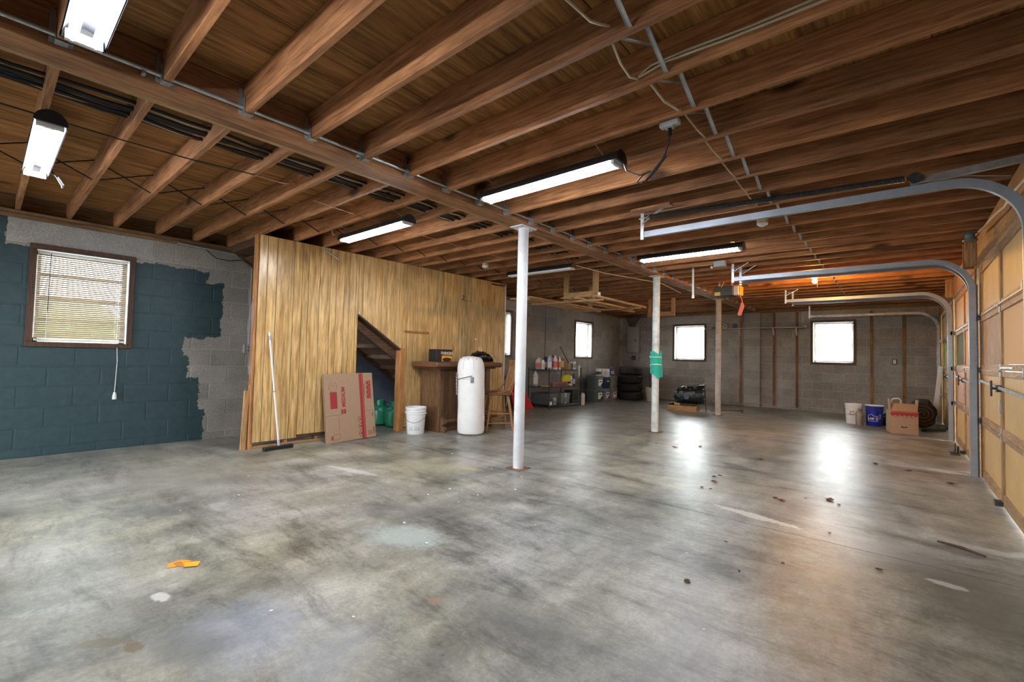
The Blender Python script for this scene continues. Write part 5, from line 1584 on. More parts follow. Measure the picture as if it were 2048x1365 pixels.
        MB().cyl((0, 0.0, 0.385), (0.0, 0.05, 0.385), 0.012, 8).build('valve_knob', 'dark_steel', t, local=True)
        return t
    tank((-6.76, 4.47, 0), 'green gas cylinder with its collar up, left one under the stairs')
    tank((-6.43, 4.53, 0), 'green gas cylinder half hidden by the jamb, right one under the stairs')
build_left_group()

# ------------------------------------------------------------------ foam on the second column
def build_foam():
    t = thing('foam_wrap', 'turquoise foam sheet tied round the second column with white string', 'foam', (-3.17, 7.446, 0.93))
    cx, cy = -3.17, 7.446
    def wrap(a0, a1, r, ztop, zbot, name, mat, n=26):
        m = MB()
        for k in range(n + 1):
            a = math.radians(a0 + (a1 - a0) * k / n)
            f = k / n
            for rr in (r, r + 0.013):
                m.v.append(Vector((cx + rr * math.cos(a), cy + rr * math.sin(a), zbot(f))))
                m.v.append(Vector((cx + rr * math.cos(a), cy + rr * math.sin(a), ztop(f))))
        for k in range(n):
            i, j = 4 * k, 4 * k + 4
            m.f += [(i, i + 1, j + 1, j), (i + 2, j + 2, j + 3, i + 3), (i, j, j + 2, i + 2), (i + 1, i + 3, j + 3, j + 1)]
        m.f += [(0, 2, 3, 1), (4 * n, 4 * n + 1, 4 * n + 3, 4 * n + 2)]
        m.build(name, mat, t, smooth=SM)
    wrap(-165, 10, 0.074, lambda f: 1.345 + 0.02 * math.sin(5 * f) - 0.10 * max(0, f - 0.45), lambda f: 0.985 - 0.075 * max(0, math.sin(PI * (f - 0.35))), 'foam_sheet', 'green_foam')
    wrap(0, 150, 0.0745, lambda f: 1.35 - 0.02 * f, lambda f: 0.95 + 0.05 * f, 'foam_sheet', 'green_foam', 18)
    MB().bar((cx + 0.085, cy + 0.055, 0.93), (cx + 0.068, cy + 0.055, 1.36), 0.014, 0.05, (0, 1, 0)).build('foam_flap', 'teal_foam_edge', t)
    for z, d in ((1.262, 0.0), (1.128, 0.012)):
        pts = [(cx + 0.0915 * math.cos(a), cy + 0.0915 * math.sin(a), z + d * math.cos(a + 0.9)) for a in [2 * PI * k / 28 for k in range(29)]]
        MB().tube(pts, 0.0055, 6).build('string', 'string', t)
    MB().sphere((cx - 0.075, cy - 0.062, 1.265), 0.013, 8).build('knot', 'string', t)
build_foam()

# ------------------------------------------------------------------ black wire shelf and what it holds
SX0, SX1, SY0, SY1 = -6.95, -6.33, 8.76, 10.16
def build_wire_shelf():
    t = thing('wire_shelf', 'black wire shelf unit against the left block wall', 'shelf', (-6.64, 9.46, 0))
    for x in (SX0, SX1):
        for y in (SY0, SY1):
            MB().cyl((x, y, 0.0), (x, y, 0.965), 0.0125, 10).build('post', 'black', t, smooth=SM)
            MB().lathe([(0.018, 0), (0.018, 0.012), (0.012, 0.02)], (x, y, 0), 10).build('foot', 'black', t)
    for z in (0.075, 0.495, 0.915):
        rim = MB()
        for dz in (0, 0.028):
            rim.tube([(SX0, SY0, z - dz), (SX1, SY0, z - dz)], 0.004, 6).tube([(SX0, SY1, z - dz), (SX1, SY1, z - dz)], 0.004, 6)
            rim.tube([(SX0, SY0, z - dz), (SX0, SY1, z - dz)], 0.004, 6).tube([(SX1, SY0, z - dz), (SX1, SY1, z - dz)], 0.004, 6)
        o = rim.build('shelf_rim', 'black', t)
        o['kind'] = 'stuff'
        wr = MB()
        for k in range(45):
            y = SY0 + (SY1 - SY0) * (k + 0.5) / 45
            wr.bar((SX0, y, z), (SX1, y, z), 0.004, 0.004)
        for x in (-6.75, -6.53):
            wr.bar((x, SY0, z - 0.005), (x, SY1, z - 0.005), 0.006, 0.006)
        o = wr.build('shelf_wires', 'black', t)
        o['kind'] = 'stuff'
build_wire_shelf()

def jug(name, label, cat, c, w_, d, h, mat, cap='white', lab=None, rot=0.0, handle=True, group=None, taper=0.55, capr=0.022):
    """handled bottle: shouldered body, neck, cap, handle and a label panel on its front (local -y)"""
    t = thing(name, label, cat, c, rot, group)
    m = MB()
    k = 20
    rings = []
    for f, s in ((0.0, 0.90), (0.02, 1.0), (0.62, 1.0), (0.72, 0.97), (0.80, 0.82), (0.87, taper), (0.91, 0.34), (0.95, 0.30)):
        n = len(m.v)
        for i in range(k):
            a = 2 * PI * i / k
            e = 3.2
            r = 1 / (abs(math.cos(a)) ** e + abs(math.sin(a)) ** e) ** (1 / e)
            m.v.append(Vector((w_ / 2 * s * r * math.cos(a), d / 2 * s * r * math.sin(a), h * f)))
        rings.append(n)
    for a, b in zip(rings, rings[1:]):
        for i in range(k):
            j = (i + 1) % k
            m.f.append((a + i, a + j, b + j, b + i))
    m.f.append(tuple(rings[0] + i for i in reversed(range(k))))
    m.f.append(tuple(rings[-1] + i for i in range(k)))
    m.build('body', mat, t, local=True, smooth=SM)
    MB().cyl((0, 0, h * 0.95), (0, 0, h), capr, 12).build('cap', cap, t, local=True)
    if handle:
        MB().tube([(w_ * 0.16, 0, h * 0.94), (w_ * 0.36, 0, h * 0.93), (w_ * 0.46, 0, h * 0.82), (w_ * 0.44, 0, h * 0.66)], 0.011, 8).build('handle', mat, t, local=True, smooth=SM)
    if lab:
        MB().box(-w_ * 0.36, w_ * 0.36, -d / 2 - 0.002, -d / 2 + 0.004, h * 0.14, h * 0.56).build('label', lab, t, local=True)
    return t

def canister(name, label, cat, c, r, h, mat, band=None, top='galv', group=None, neck=False):
    t = thing(name, label, cat, c, 0, group)
    if neck:
        pr = [(0.0001, 0), (r * 0.95, 0), (r, 0.006), (r, h * 0.72), (r * 0.8, h * 0.8), (r * 0.38, h * 0.86), (r * 0.36, h * 0.93), (0.0001, h * 0.93)]
    else:
        pr = [(0.0001, 0), (r * 0.98, 0), (r, 0.005), (r, h * 0.95), (0.0001, h * 0.95)]
    MB().lathe(pr, (0, 0, 0), 20).build('body', mat, t, local=True, smooth=SM)
    if neck:
        MB().lathe([(r * 0.42, h * 0.925), (r * 0.42, h), (0.0001, h)], (0, 0, 0), 14).build('cap', top, t, local=True, smooth=SM)
    else:
        MB().lathe([(r * 1.03, h * 0.94), (r * 1.03, h * 0.985), (r * 0.9, h), (0.0001, h * 0.985)], (0, 0, 0), 20).build('lid', top, t, local=True, smooth=SM)
    if band:
        MB().lathe([(r * 1.004, h * 0.15), (r * 1.012, h * 0.16), (r * 1.012, h * 0.58), (r * 1.004, h * 0.59)], (0, 0, 0), 20).build('label', band, t, local=True, smooth=SM)
    return t

def carton(name, label, cat, x0, x1, y0, y1, z0, z1, mat, band=None, rot=0.0):
    c = ((x0 + x1) / 2, (y0 + y1) / 2, z0)
    t = thing(name, label, cat, c, rot)
    hx, hy, h = (x1 - x0) / 2, (y1 - y0) / 2, z1 - z0
    MB().box(-hx, hx, -hy, hy, 0, h).build('body', mat, t, local=True, bevel=0.003)
    MB().box(-hx * 0.98, hx * 0.98, -0.012, 0.012, h, h + 0.0012).build('top_seam', 'card_dark', t, local=True)
    if band:
        MB().box(-hx * 0.8, hx * 0.8, -hy - 0.0012, -hy - 0.0001, h * 0.2, h * 0.75).build('label', band, t, local=True)
        MB().box(hx + 0.0001, hx + 0.0012, -hy * 0.8, hy * 0.8, h * 0.2, h * 0.75).build('label', band, t, local=True)
    return t

def build_shelf_items():
    z = 0.922
    jug('bleach_jug', 'white handled jug at the left end of the wire shelf top', 'jug', (-6.80, 8.95, z), 0.15, 0.11, 0.285, 'offwhite', 'white', 'pink', 0.5)
    jug('spray_bottle', 'small white bottle with a reddish neck on the wire shelf top', 'bottle', (-6.62, 8.90, z), 0.085, 0.07, 0.25, 'handle', 'red', 'offwhite', 0.6, False)
    jug('oil_jug', 'dark blue jug behind the small bottle on the wire shelf top', 'jug', (-6.76, 9.16, z), 0.15, 0.10, 0.31, 'blue_dark', 'blue_dark', 'handle', 0.5)
    jug('cleaner_jug', 'pale blue grey jug beside the dark blue jug on the shelf top', 'jug', (-6.54, 9.06, z), 0.125, 0.10, 0.335, 'lavender', 'white', 'handle', 0.6)
    canister('spray_can', 'black spray can with an upright nozzle on the shelf top', 'can', (-6.62, 9.30, z), 0.034, 0.36, 'black', None, 'black', None, True)
    canister('salmon_can', 'silver can with a salmon label at the middle of the shelf top', 'can', (-6.47, 9.19, z), 0.062, 0.345, 'handle', 'pink', 'white', None, True)
    canister('white_can', 'slim white can right of the salmon labelled can', 'can', (-6.40, 9.28, z), 0.03, 0.33, 'white', 'pink', 'white', None, True)
    carton('brown_carton', 'tall brown carton in the middle of the wire shelf top', 'carton', -6.62, -6.47, 9.42, 9.60, z, z + 0.285, 'brown_bottle', 'yellow_dull')
    carton('small_carton', 'small tan cardboard box right of the brown carton', 'carton', -6.53, -6.38, 9.64, 9.78, z, z + 0.165, 'card', None, 0.15)
    carton('dark_red_box', 'dark red box toward the right end of the shelf top', 'box', -6.62, -6.56, 9.90, 9.97, z, z + 0.175, 'pinkred', 'black')
    carton('white_carton', 'white carton with grey print at the right end of the shelf top', 'carton', -6.60, -6.46, 10.0, 10.11, z, z + 0.20, 'handle', 'grey_tub')
    single(MB().prism([(10.02, 1.03), (10.06, 1.03), (10.075, 0.78), (10.03, 0.73)], 0, SX1 + 0.006, SX1 + 0.02), 'paper_tag', 'handle', 'white paper strip hanging over the right end of the shelf top', 'paper')
    single(MB().cyl((-6.42, 9.86, z), (-6.68, 9.70, 1.50), 0.011, 8), 'wooden_stick', 'stair', 'thin dark stick leaning on the wall from the shelf top', 'stick')
    z = 0.502
    jug('yellow_jug', 'bright yellow oil jug on the middle wire shelf', 'jug', (-6.50, 9.72, z), 0.24, 0.11, 0.31, 'yellow', 'black', 'yellow', 0.75, True, None, 0.7)
    canister('white_bottle', 'white bottle leaning right of the yellow jug', 'bottle', (-6.47, 9.90, z), 0.042, 0.29, 'handle', 'lavender', 'black', None, True)
    canister('navy_bottle', 'navy bottle at the right end of the middle shelf', 'bottle', (-6.46, 10.01, z), 0.045, 0.30, 'blue_dark', 'lavender', 'black', None, True)
    carton('long_red_box', 'long pinkish red patterned box on the middle shelf', 'box', -6.46, -6.37, 8.98, 9.62, z, z + 0.115, 'pinkred', 'ink')
    single(MB().box(-6.66, -6.48, 8.86, 9.12, z, z + 0.028), 'yellow_tray', 'yellow_dull', 'flat yellowish tray at the left of the middle shelf', 'tray', bevel=0.004)
    canister('black_jar', 'small dark jar in front of the yellow jug', 'jar', (-6.385, 9.70, z), 0.033, 0.12, 'black', 'yellow_dull', 'black')
    jug('clear_pouch', 'grey and white pouch hanging at the left of the middle shelf', 'pouch', (-6.86, 8.92, z), 0.14, 0.05, 0.38, 'galv_dull', 'white', 'handle', 0.75, False)
    z = 0.082
    def bin_(label, x0, x1, y0, y1, h, mat):
        t = thing('storage_bin', label, 'bin', ((x0 + x1) / 2, (y0 + y1) / 2, z))
        hx, hy = (x1 - x0) / 2, (y1 - y0) / 2
        m = MB()
        for zz, s in ((0, 0.9), (h, 1.0)):
            m.v += [Vector((sx * hx * s, sy * hy * s, zz)) for sx, sy in ((-1, -1), (1, -1), (1, 1), (-1, 1))]
        m.v += [Vector((sx * (hx - 0.006), sy * (hy - 0.006), h)) for sx, sy in ((-1, -1), (1, -1), (1, 1), (-1, 1))]
        m.v += [Vector((sx * (hx - 0.006) * 0.9, sy * (hy - 0.006) * 0.9, 0.006)) for sx, sy in ((-1, -1), (1, -1), (1, 1), (-1, 1))]
        for a in (0, 4, 8):
            for i in range(4):
                j = (i + 1) % 4
                m.f.append((a + i, a + j, a + 4 + j, a + 4 + i))
        m.f += [(3, 2, 1, 0), (12, 13, 14, 15)]
        m.build('tub', mat, t, local=True, smooth=0)
        r = MB()
        for (a, b) in (((-hx, -hy), (hx, -hy)), ((hx, -hy), (hx, hy)), ((hx, hy), (-hx, hy)), ((-hx, hy), (-hx, -hy))):
            r.bar((a[0], a[1], h), (b[0], b[1], h), 0.02, 0.015)
        o = r.build('rim', mat, t, local=True)
        o['kind'] = 'stuff'
        return t
    bin_('large grey bin at the left of the bottom wire shelf', -6.9, -6.42, 8.82, 9.30, 0.26, 'tarp')
    bin_('grey bin in the middle of the bottom wire shelf', -6.78, -6.40, 9.38, 9.78, 0.24, 'grey_tub')
    carton('black_case', 'black case at the right end of the bottom wire shelf', 'case', -6.62, -6.37, 9.84, 10.12, z, z + 0.31, 'black', 'bag_hump')
    canister('jar_of_screws', 'clear ribbed jar in front of the large grey bin', 'jar', (-6.375, 9.05, z), 0.05, 0.16, 'galv_dull', 'grey_tub', 'white')
    canister('tall_jar', 'tall clear jar in front of the middle grey bin', 'jar', (-6.362, 9.50, z), 0.028, 0.25, 'galv_dull', 'grey_tub', 'white')
    canister('white_mug', 'white cup tipped at the front of the bottom wire shelf', 'cup', (-6.375, 8.90, z), 0.035, 0.085, 'white', None, 'black')
    jug('white_jug', 'white jug standing on the floor right of the wire shelf', 'jug', (-6.37, 10.31, 0.0), 0.13, 0.12, 0.31, 'offwhite', 'white', None, 0.7)
    # red sled leaning on the wall
    t = thing('red_sled', 'red plastic sled leaning on the block wall left of the wire shelf', 'sled', (-6.8, 8.25, 0))
    m = MB()
    rows = []
    for i in range(9):
        f = i / 8
        x = -6.68 - 0.36 * f
        zz = 0.0 + 0.76 * f
        hw = 0.34 - 0.20 * f ** 1.3
        for off in (0.0, 0.03):
            n = len(m.v)
            for k in range(9):
                g = k / 8
                lip = 0.05 * abs(2 * g - 1) ** 4
                m.v.append(Vector((x + lip - off, 8.24 - 0.06 * f - hw + 2 * hw * g, zz + 0.0 + off * 0.3)))
            rows.append(n)
    for a, b in zip(rows[0::2], rows[2::2]):
        for k in range(8):
            m.f.append((a + k, a + k + 1, b + k + 1, b + k))
    for a, b in zip(rows[1::2], rows[3::2]):
        for k in range(8):
            m.f.append((a + k, b + k, b + k + 1, a + k + 1))
    for i in range(8):
        a, b, c, d = rows[2 * i], rows[2 * i + 1], rows[2 * i + 2], rows[2 * i + 3]
        m.f += [(a, c, d, b), (a + 8, b + 8, d + 8, c + 8)]
    a, b = rows[0], rows[1]
    c, d = rows[-2], rows[-1]
    for k in range(8):
        m.f += [(a + k, b + k, b + k + 1, a + k + 1), (c + k, c + k + 1, d + k + 1, d + k)]
    m.build('shell', 'red', t, smooth=SM)
    for s in (-0.10, 0.0, 0.10):
        MB().bar((-6.695, 8.24 + s, 0.05), (-6.965, 8.20 + s * 0.7, 0.62), 0.02, 0.016, (1, 0, 0)).build('rib', 'red', t)
    # paint tubs stacked two by three
    def tub(label, c, w_, h, mat, lab, lidmat, round_=True, handle=True):
        t = thing('paint_tub', label, 'tub', c, 0, 'tubs stacked beside the tyres')
        e = 5.0
        m = MB()
        rings = []
        k = 24
        for f, s in ((0, 0.84), (0.01, 0.88), (0.80, 0.985), (0.81, 1.03), (0.84, 1.03), (0.85, 0.99), (0.90, 0.99)):
            n = len(m.v)
            for i in range(k):
                a = 2 * PI * i / k
                r = 1 / (abs(math.cos(a)) ** e + abs(math.sin(a)) ** e) ** (1 / e)
                m.v.append(Vector((w_ / 2 * s * r * math.cos(a), w_ / 2 * s * r * math.sin(a), h * f)))
            rings.append(n)
        for a, b in zip(rings, rings[1:]):
            for i in range(k):
                j = (i + 1) % k
                m.f.append((a + i, a + j, b + j, b + i))
        m.f.append(tuple(rings[0] + i for i in reversed(range(k))))
        m.f.append(tuple(rings[-1] + i for i in range(k)))
        m.build('tub', mat, t, local=True, smooth=SM)
        l = MB()
        rings = []
        for f, s in ((0.895, 1.04), (0.985, 1.04), (0.998, 1.0)):
            n = len(l.v)
            for i in range(k):
                a = 2 * PI * i / k
                r = 1 / (abs(math.cos(a)) ** e + abs(math.sin(a)) ** e) ** (1 / e)
                l.v.append(Vector((w_ / 2 * s * r * math.cos(a), w_ / 2 * s * r * math.sin(a), h * f)))
            rings.append(n)
        for a, b in zip(rings, rings[1:]):
            for i in range(k):
                j = (i + 1) % k
                l.f.append((a + i, a + j, b + j, b + i))
        l.f.append(tuple(rings[0] + i for i in reversed(range(k))))
        l.f.append(tuple(rings[-1] + i for i in range(k)))
        l.build('lid', lidmat, t, local=True, smooth=SM)
        if lab:
            hw = w_ * 0.47
            MB().box(hw, hw + 0.010, -w_ * 0.30, w_ * 0.22, h * 0.22, h * 0.70).build('label', lab[0], t, local=True)
            if lab[1]:
                MB().prism([(-w_ * 0.05, h * 0.22), (w_ * 0.22, h * 0.22), (w_ * 0.22, h * 0.46)], 0, hw + 0.0102, hw + 0.0114).build('label_corner', lab[1], t, local=True)
            if lab[2]:
                MB().box(hw + 0.0102, hw + 0.0112, -w_ * 0.22, w_ * 0.12, h * 0.52, h * 0.60).build('label_line', lab[2], t, local=True)
        if handle:
            MB().tube([(w_ * 0.3, -w_ * 0.52, h * 0.78), (w_ * 0.56, -w_ * 0.3, h * 0.62), (w_ * 0.57, 0, h * 0.585), (w_ * 0.56, w_ * 0.3, h * 0.62), (w_ * 0.3, w_ * 0.52, h * 0.78)], 0.003, 5).build('bail_handle', 'dark_steel', t, local=True)
        return t
    X = -6.68
    tub('greenish tub with a white label, bottom row left of the stack', (X, 11.47, 0), 0.40, 0.36, 'greengrey', ('handle', 'black', 'ink'), 'greengrey', handle=False)
    tub('grey tub with a white and blue label, bottom row centre', (X + 0.03, 11.875, 0), 0.37, 0.36, 'grey_tub', ('handle', 'blue_dark', 'blue_dark'), 'grey_tub')
    tub('grey tub with a red and white label, bottom row right', (X + 0.05, 12.265, 0), 0.38, 0.36, 'grey_tub', ('handle', None, 'red'), 'grey_tub')
    tub('greenish tub with a white label, top row left of the stack', (X, 11.47, 0.361), 0.40, 0.37, 'greengrey', ('handle', 'black', 'ink'), 'greengrey', handle=False)
    tub('dark blue labelled tub with a pale lid, top row centre', (X + 0.03, 11.875, 0.361), 0.36, 0.37, 'blue_dark', ('black', None, 'handle'), 'offwhite', handle=False)
    tub('plain grey tub, top row right of the stack', (X + 0.05, 12.265, 0.361), 0.38, 0.37, 'grey_tub', None, 'grey_tub', handle=False)
    zt = 0.733
    canister('white_black_can', 'white can with black print on the left of the tub stack', 'can', (-6.60, 11.53, zt), 0.075, 0.195, 'handle', 'ink', 'white')
    canister('plain_white_can', 'plain white can in the middle on top of the tub stack', 'can', (-6.58, 11.72, zt), 0.07, 0.195, 'handle', 'offwhite', 'white')
    canister('grey_white_can', 'grey and white can right of the plain can on the tubs', 'can', (-6.57, 11.95, zt), 0.085, 0.195, 'handle', 'offwhite', 'galv')
    jug('blue_jug', 'navy jug with a white cap on top of the tubs at right', 'jug', (-6.55, 12.2, zt), 0.17, 0.11, 0.235, 'blue_dark', 'white', 'lavender', 1.2)
    # tyres
    prof = [(0.20, 0.03), (0.24, 0.005), (0.30, 0.0), (0.345, 0.02), (0.365, 0.05), (0.368, 0.10), (0.368, 0.15), (0.365, 0.20), (0.345, 0.23), (0.30, 0.25), (0.24, 0.245), (0.20, 0.22), (0.205, 0.20), (0.28, 0.20), (0.30, 0.125), (0.28, 0.05), (0.205, 0.05), (0.20, 0.03)]
    names = ['bottom tyre of the stack in the back left corner', 'second tyre from the floor in the corner stack', 'third tyre from the floor in the corner stack', 'topmost tyre of the stack in the back left corner']
    for k in range(4):
        t = thing('tyre', names[k], 'tyre', (-6.27 + (0.012, -0.01, 0.008, 0.03)[k], 12.86 + (0.0, 0.012, -0.008, 0.01)[k], 0.2515 * k), 0.3 * k, 'tyres stacked in the corner')
        MB().lathe(prof, (0, 0, 0), 40).build('casing', 'rubber', t, local=True, smooth=SM)
        tr = MB()
        for i in range(40):
            a = 2 * PI * i / 40
            for zz, sh in ((0.07, 0.0), (0.125, 0.5), (0.18, 0.0)):
                aa = a + sh * 2 * PI / 40
                tr.obox((0.369 * math.cos(aa), 0.369 * math.sin(aa), zz), (0.012, 0.036, 0.040), Matrix.Rotation(aa, 3, 'Z'))
        o = tr.build('tread_blocks', 'rubber', t, local=True)
        o['kind'] = 'stuff'
    single(MB().cyl((-5.70, 13.02, 0.35), (-5.86, 13.3, 0.75), 0.012, 8).cyl((-5.70, 13.02, 0.35), (-5.60, 12.95, 0.02), 0.012, 8), 'lug_wrench', 'black', 'thin black bar leaning between the tyres and pinkish bucket', 'bar')
    pail('bucket', 'pinkish white bucket standing behind the foam wrapped column', (-5.64, 12.95, 0), 0.16, 0.40, 'offwhite', None, -60, handle_mat='offwhite', drop=0.11)
build_shelf_items()

# ------------------------------------------------------------------ machine part on a crate, cord, far right corner
def build_crate():
    t = thing('wooden_crate', 'low wooden crate under the oily machine part', 'crate', (-3.92, 11.6, 0), 0)
    ang = math.radians(13)
    t.location = (-3.72, 11.12, 0)
    t.rotation_euler = (0, 0, ang)
    W, D, Hc = 0.66, 0.95, 0.105
    MB().box(-W, 0, 0, 0.035, 0.0, Hc).build('front_board', 'lumber_x', t, local=True, bevel=0.003)
    MB().box(-W, 0, D - 0.035, D, 0.0, Hc).build('back_board', 'lumber_x', t, local=True, bevel=0.003)
    for x in (-W, -W / 2 - 0.017, -0.035):
        MB().box(x, x + 0.035, 0.036, D - 0.036, 0, Hc - 0.001).build('runner', 'lumber_y', t, local=True)
    for k in range(4):
        y = 0.0 + 0.24 * k
        MB().box(-W - 0.03, 0.02, y, y + 0.2, Hc + 0.001, Hc + 0.018).build('deck_board', 'lumber_x', t, local=True, bevel=0.002)
    e = thing('machine_part', 'oily dark ribbed gearbox resting on the wooden crate', 'machine part', (-3.98, 11.45, 0.124), ang)
    prof = [(0.0, -0.36), (0.10, -0.36), (0.13, -0.345), (0.135, -0.33), (0.185, -0.325), (0.205, -0.29), (0.21, -0.20), (0.235, -0.18), (0.235, -0.15), (0.215, -0.14), (0.22, 0.02), (0.235, 0.12), (0.25, 0.24), (0.255, 0.30), (0.268, 0.305), (0.268, 0.335), (0.0, 0.335)]
    m = MB().lathe([(max(r, 0.0001), z) for r, z in prof], (0, 0, 0), 28)
    for p in m.v:                                        # lay the casing along x, slightly raised at the wide end
        r = Vector((p.z, p.x, p.y))
        p.x, p.y, p.z = r.x, r.y, max(0.0, 0.250 + r.z * (0.95) + 0.09 * r.x)
    for p in m.v:
        if abs(p.x) < 0.29 and p.z > 0.02:
            f = 1 + 0.05 * math.sin(23 * p.x + 5 * math.atan2(p.z - 0.25, p.y)) + 0.04 * math.sin(9 * math.atan2(p.z - 0.25, p.y) + 31 * p.x)
            p.y *= f
            p.z = 0.25 + (p.z - 0.25) * f
    m.build('casing', 'engine', e, local=True, smooth=math.radians(24))
    for x, a, r in ((-0.22, -1.0, 0.05), (-0.10, -0.45, 0.06), (0.02, -1.25, 0.055), (0.13, -0.6, 0.06), (0.20, -1.4, 0.05), (-0.20, 0.5, 0.06), (0.0, 0.9, 0.06), (0.16, 1.3, 0.05), (-0.12, 1.5, 0.05)):
        rr = 0.20
        MB().sphere((x, rr * math.sin(a - PI / 2) * 1.05, 0.26 + 0.09 * x + rr * math.cos(a - PI / 2 + PI / 2) * 0.9), r, 8).build('cast_boss', 'engine', e, local=True)
    for k in range(12):
        a = 2 * PI * k / 12
        if math.sin(a) < -0.5:
            continue
        ca, sa = math.cos(a), math.sin(a)
        MB().bar((-0.28, 0.205 * ca, 0.250 + 0.195 * sa - 0.025), (0.30, 0.260 * ca, 0.250 + 0.247 * sa + 0.027), 0.012, 0.03, (0, ca, sa)).build('rib', 'engine', e, local=True)
        MB().cyl((0.30, 0.255 * ca, 0.27 + 0.245 * sa + 0.02), (0.348, 0.255 * ca, 0.27 + 0.245 * sa + 0.02), 0.014, 8).build('flange_bolt', 'galv_dull', e, local=True)
    for x, y, z, r, h in ((-0.18, -0.16, 0.30, 0.05, 0.06), (-0.05, -0.20, 0.20, 0.06, 0.05), (0.10, -0.215, 0.30, 0.045, 0.05), (0.05, -0.05, 0.44, 0.05, 0.05)):
        MB().cyl((x, y, z), (x, y - h, z + 0.01), r, 12).build('boss', 'engine', e, local=True)
    MB().box(-0.22, 0.16, -0.17, 0.17, 0.0, 0.05).build('sump', 'engine', e, local=True, bevel=0.012)
    MB().cyl((-0.36, 0, 0.21), (-0.385, 0, 0.21), 0.05, 14).build('output_flange', 'engine', e, local=True)
    MB().tube([(-0.35, -0.11, 0.34), (-0.28, -0.14, 0.40), (-0.15, -0.13, 0.41), (-0.02, -0.15, 0.40)], 0.012, 6).build('vent_hose', 'blackwire', e, local=True)
    MB().tube([(0.335, -0.15, 0.28), (0.37, -0.20, 0.15), (0.38, -0.24, -0.06), (0.39, -0.25, -0.118)], 0.009, 6).build('loose_cable', 'blackwire', e, local=True)
    single(MB().box(-4.37, -4.29, 11.06, 11.22, 0.124, 0.175), 'dark_block', 'black', 'small dark block on the left end of the crate', 'block', bevel=0.005)
    single(MB().tube([(-3.56, 11.62, 0.010), (-3.40, 11.85, 0.010), (-3.22, 12.05, 0.010), (-3.08, 12.2, 0.012), (-2.98, 12.27, 0.014)], [0.007, 0.008, 0.008, 0.012, 0.02], 6), 'extension_cord', 'leaf_red', 'dark reddish cord lying on the floor behind the far column', 'cord')
    single(MB().lathe([(0.0001, 0.012), (0.05, 0.012), (0.055, 0.0), (0.0001, 0.0)], (-3.56, 11.5, 0.0), 12), 'drain_cap', 'galv', 'small metal cap on the floor right of the crate', 'cap')
build_crate()

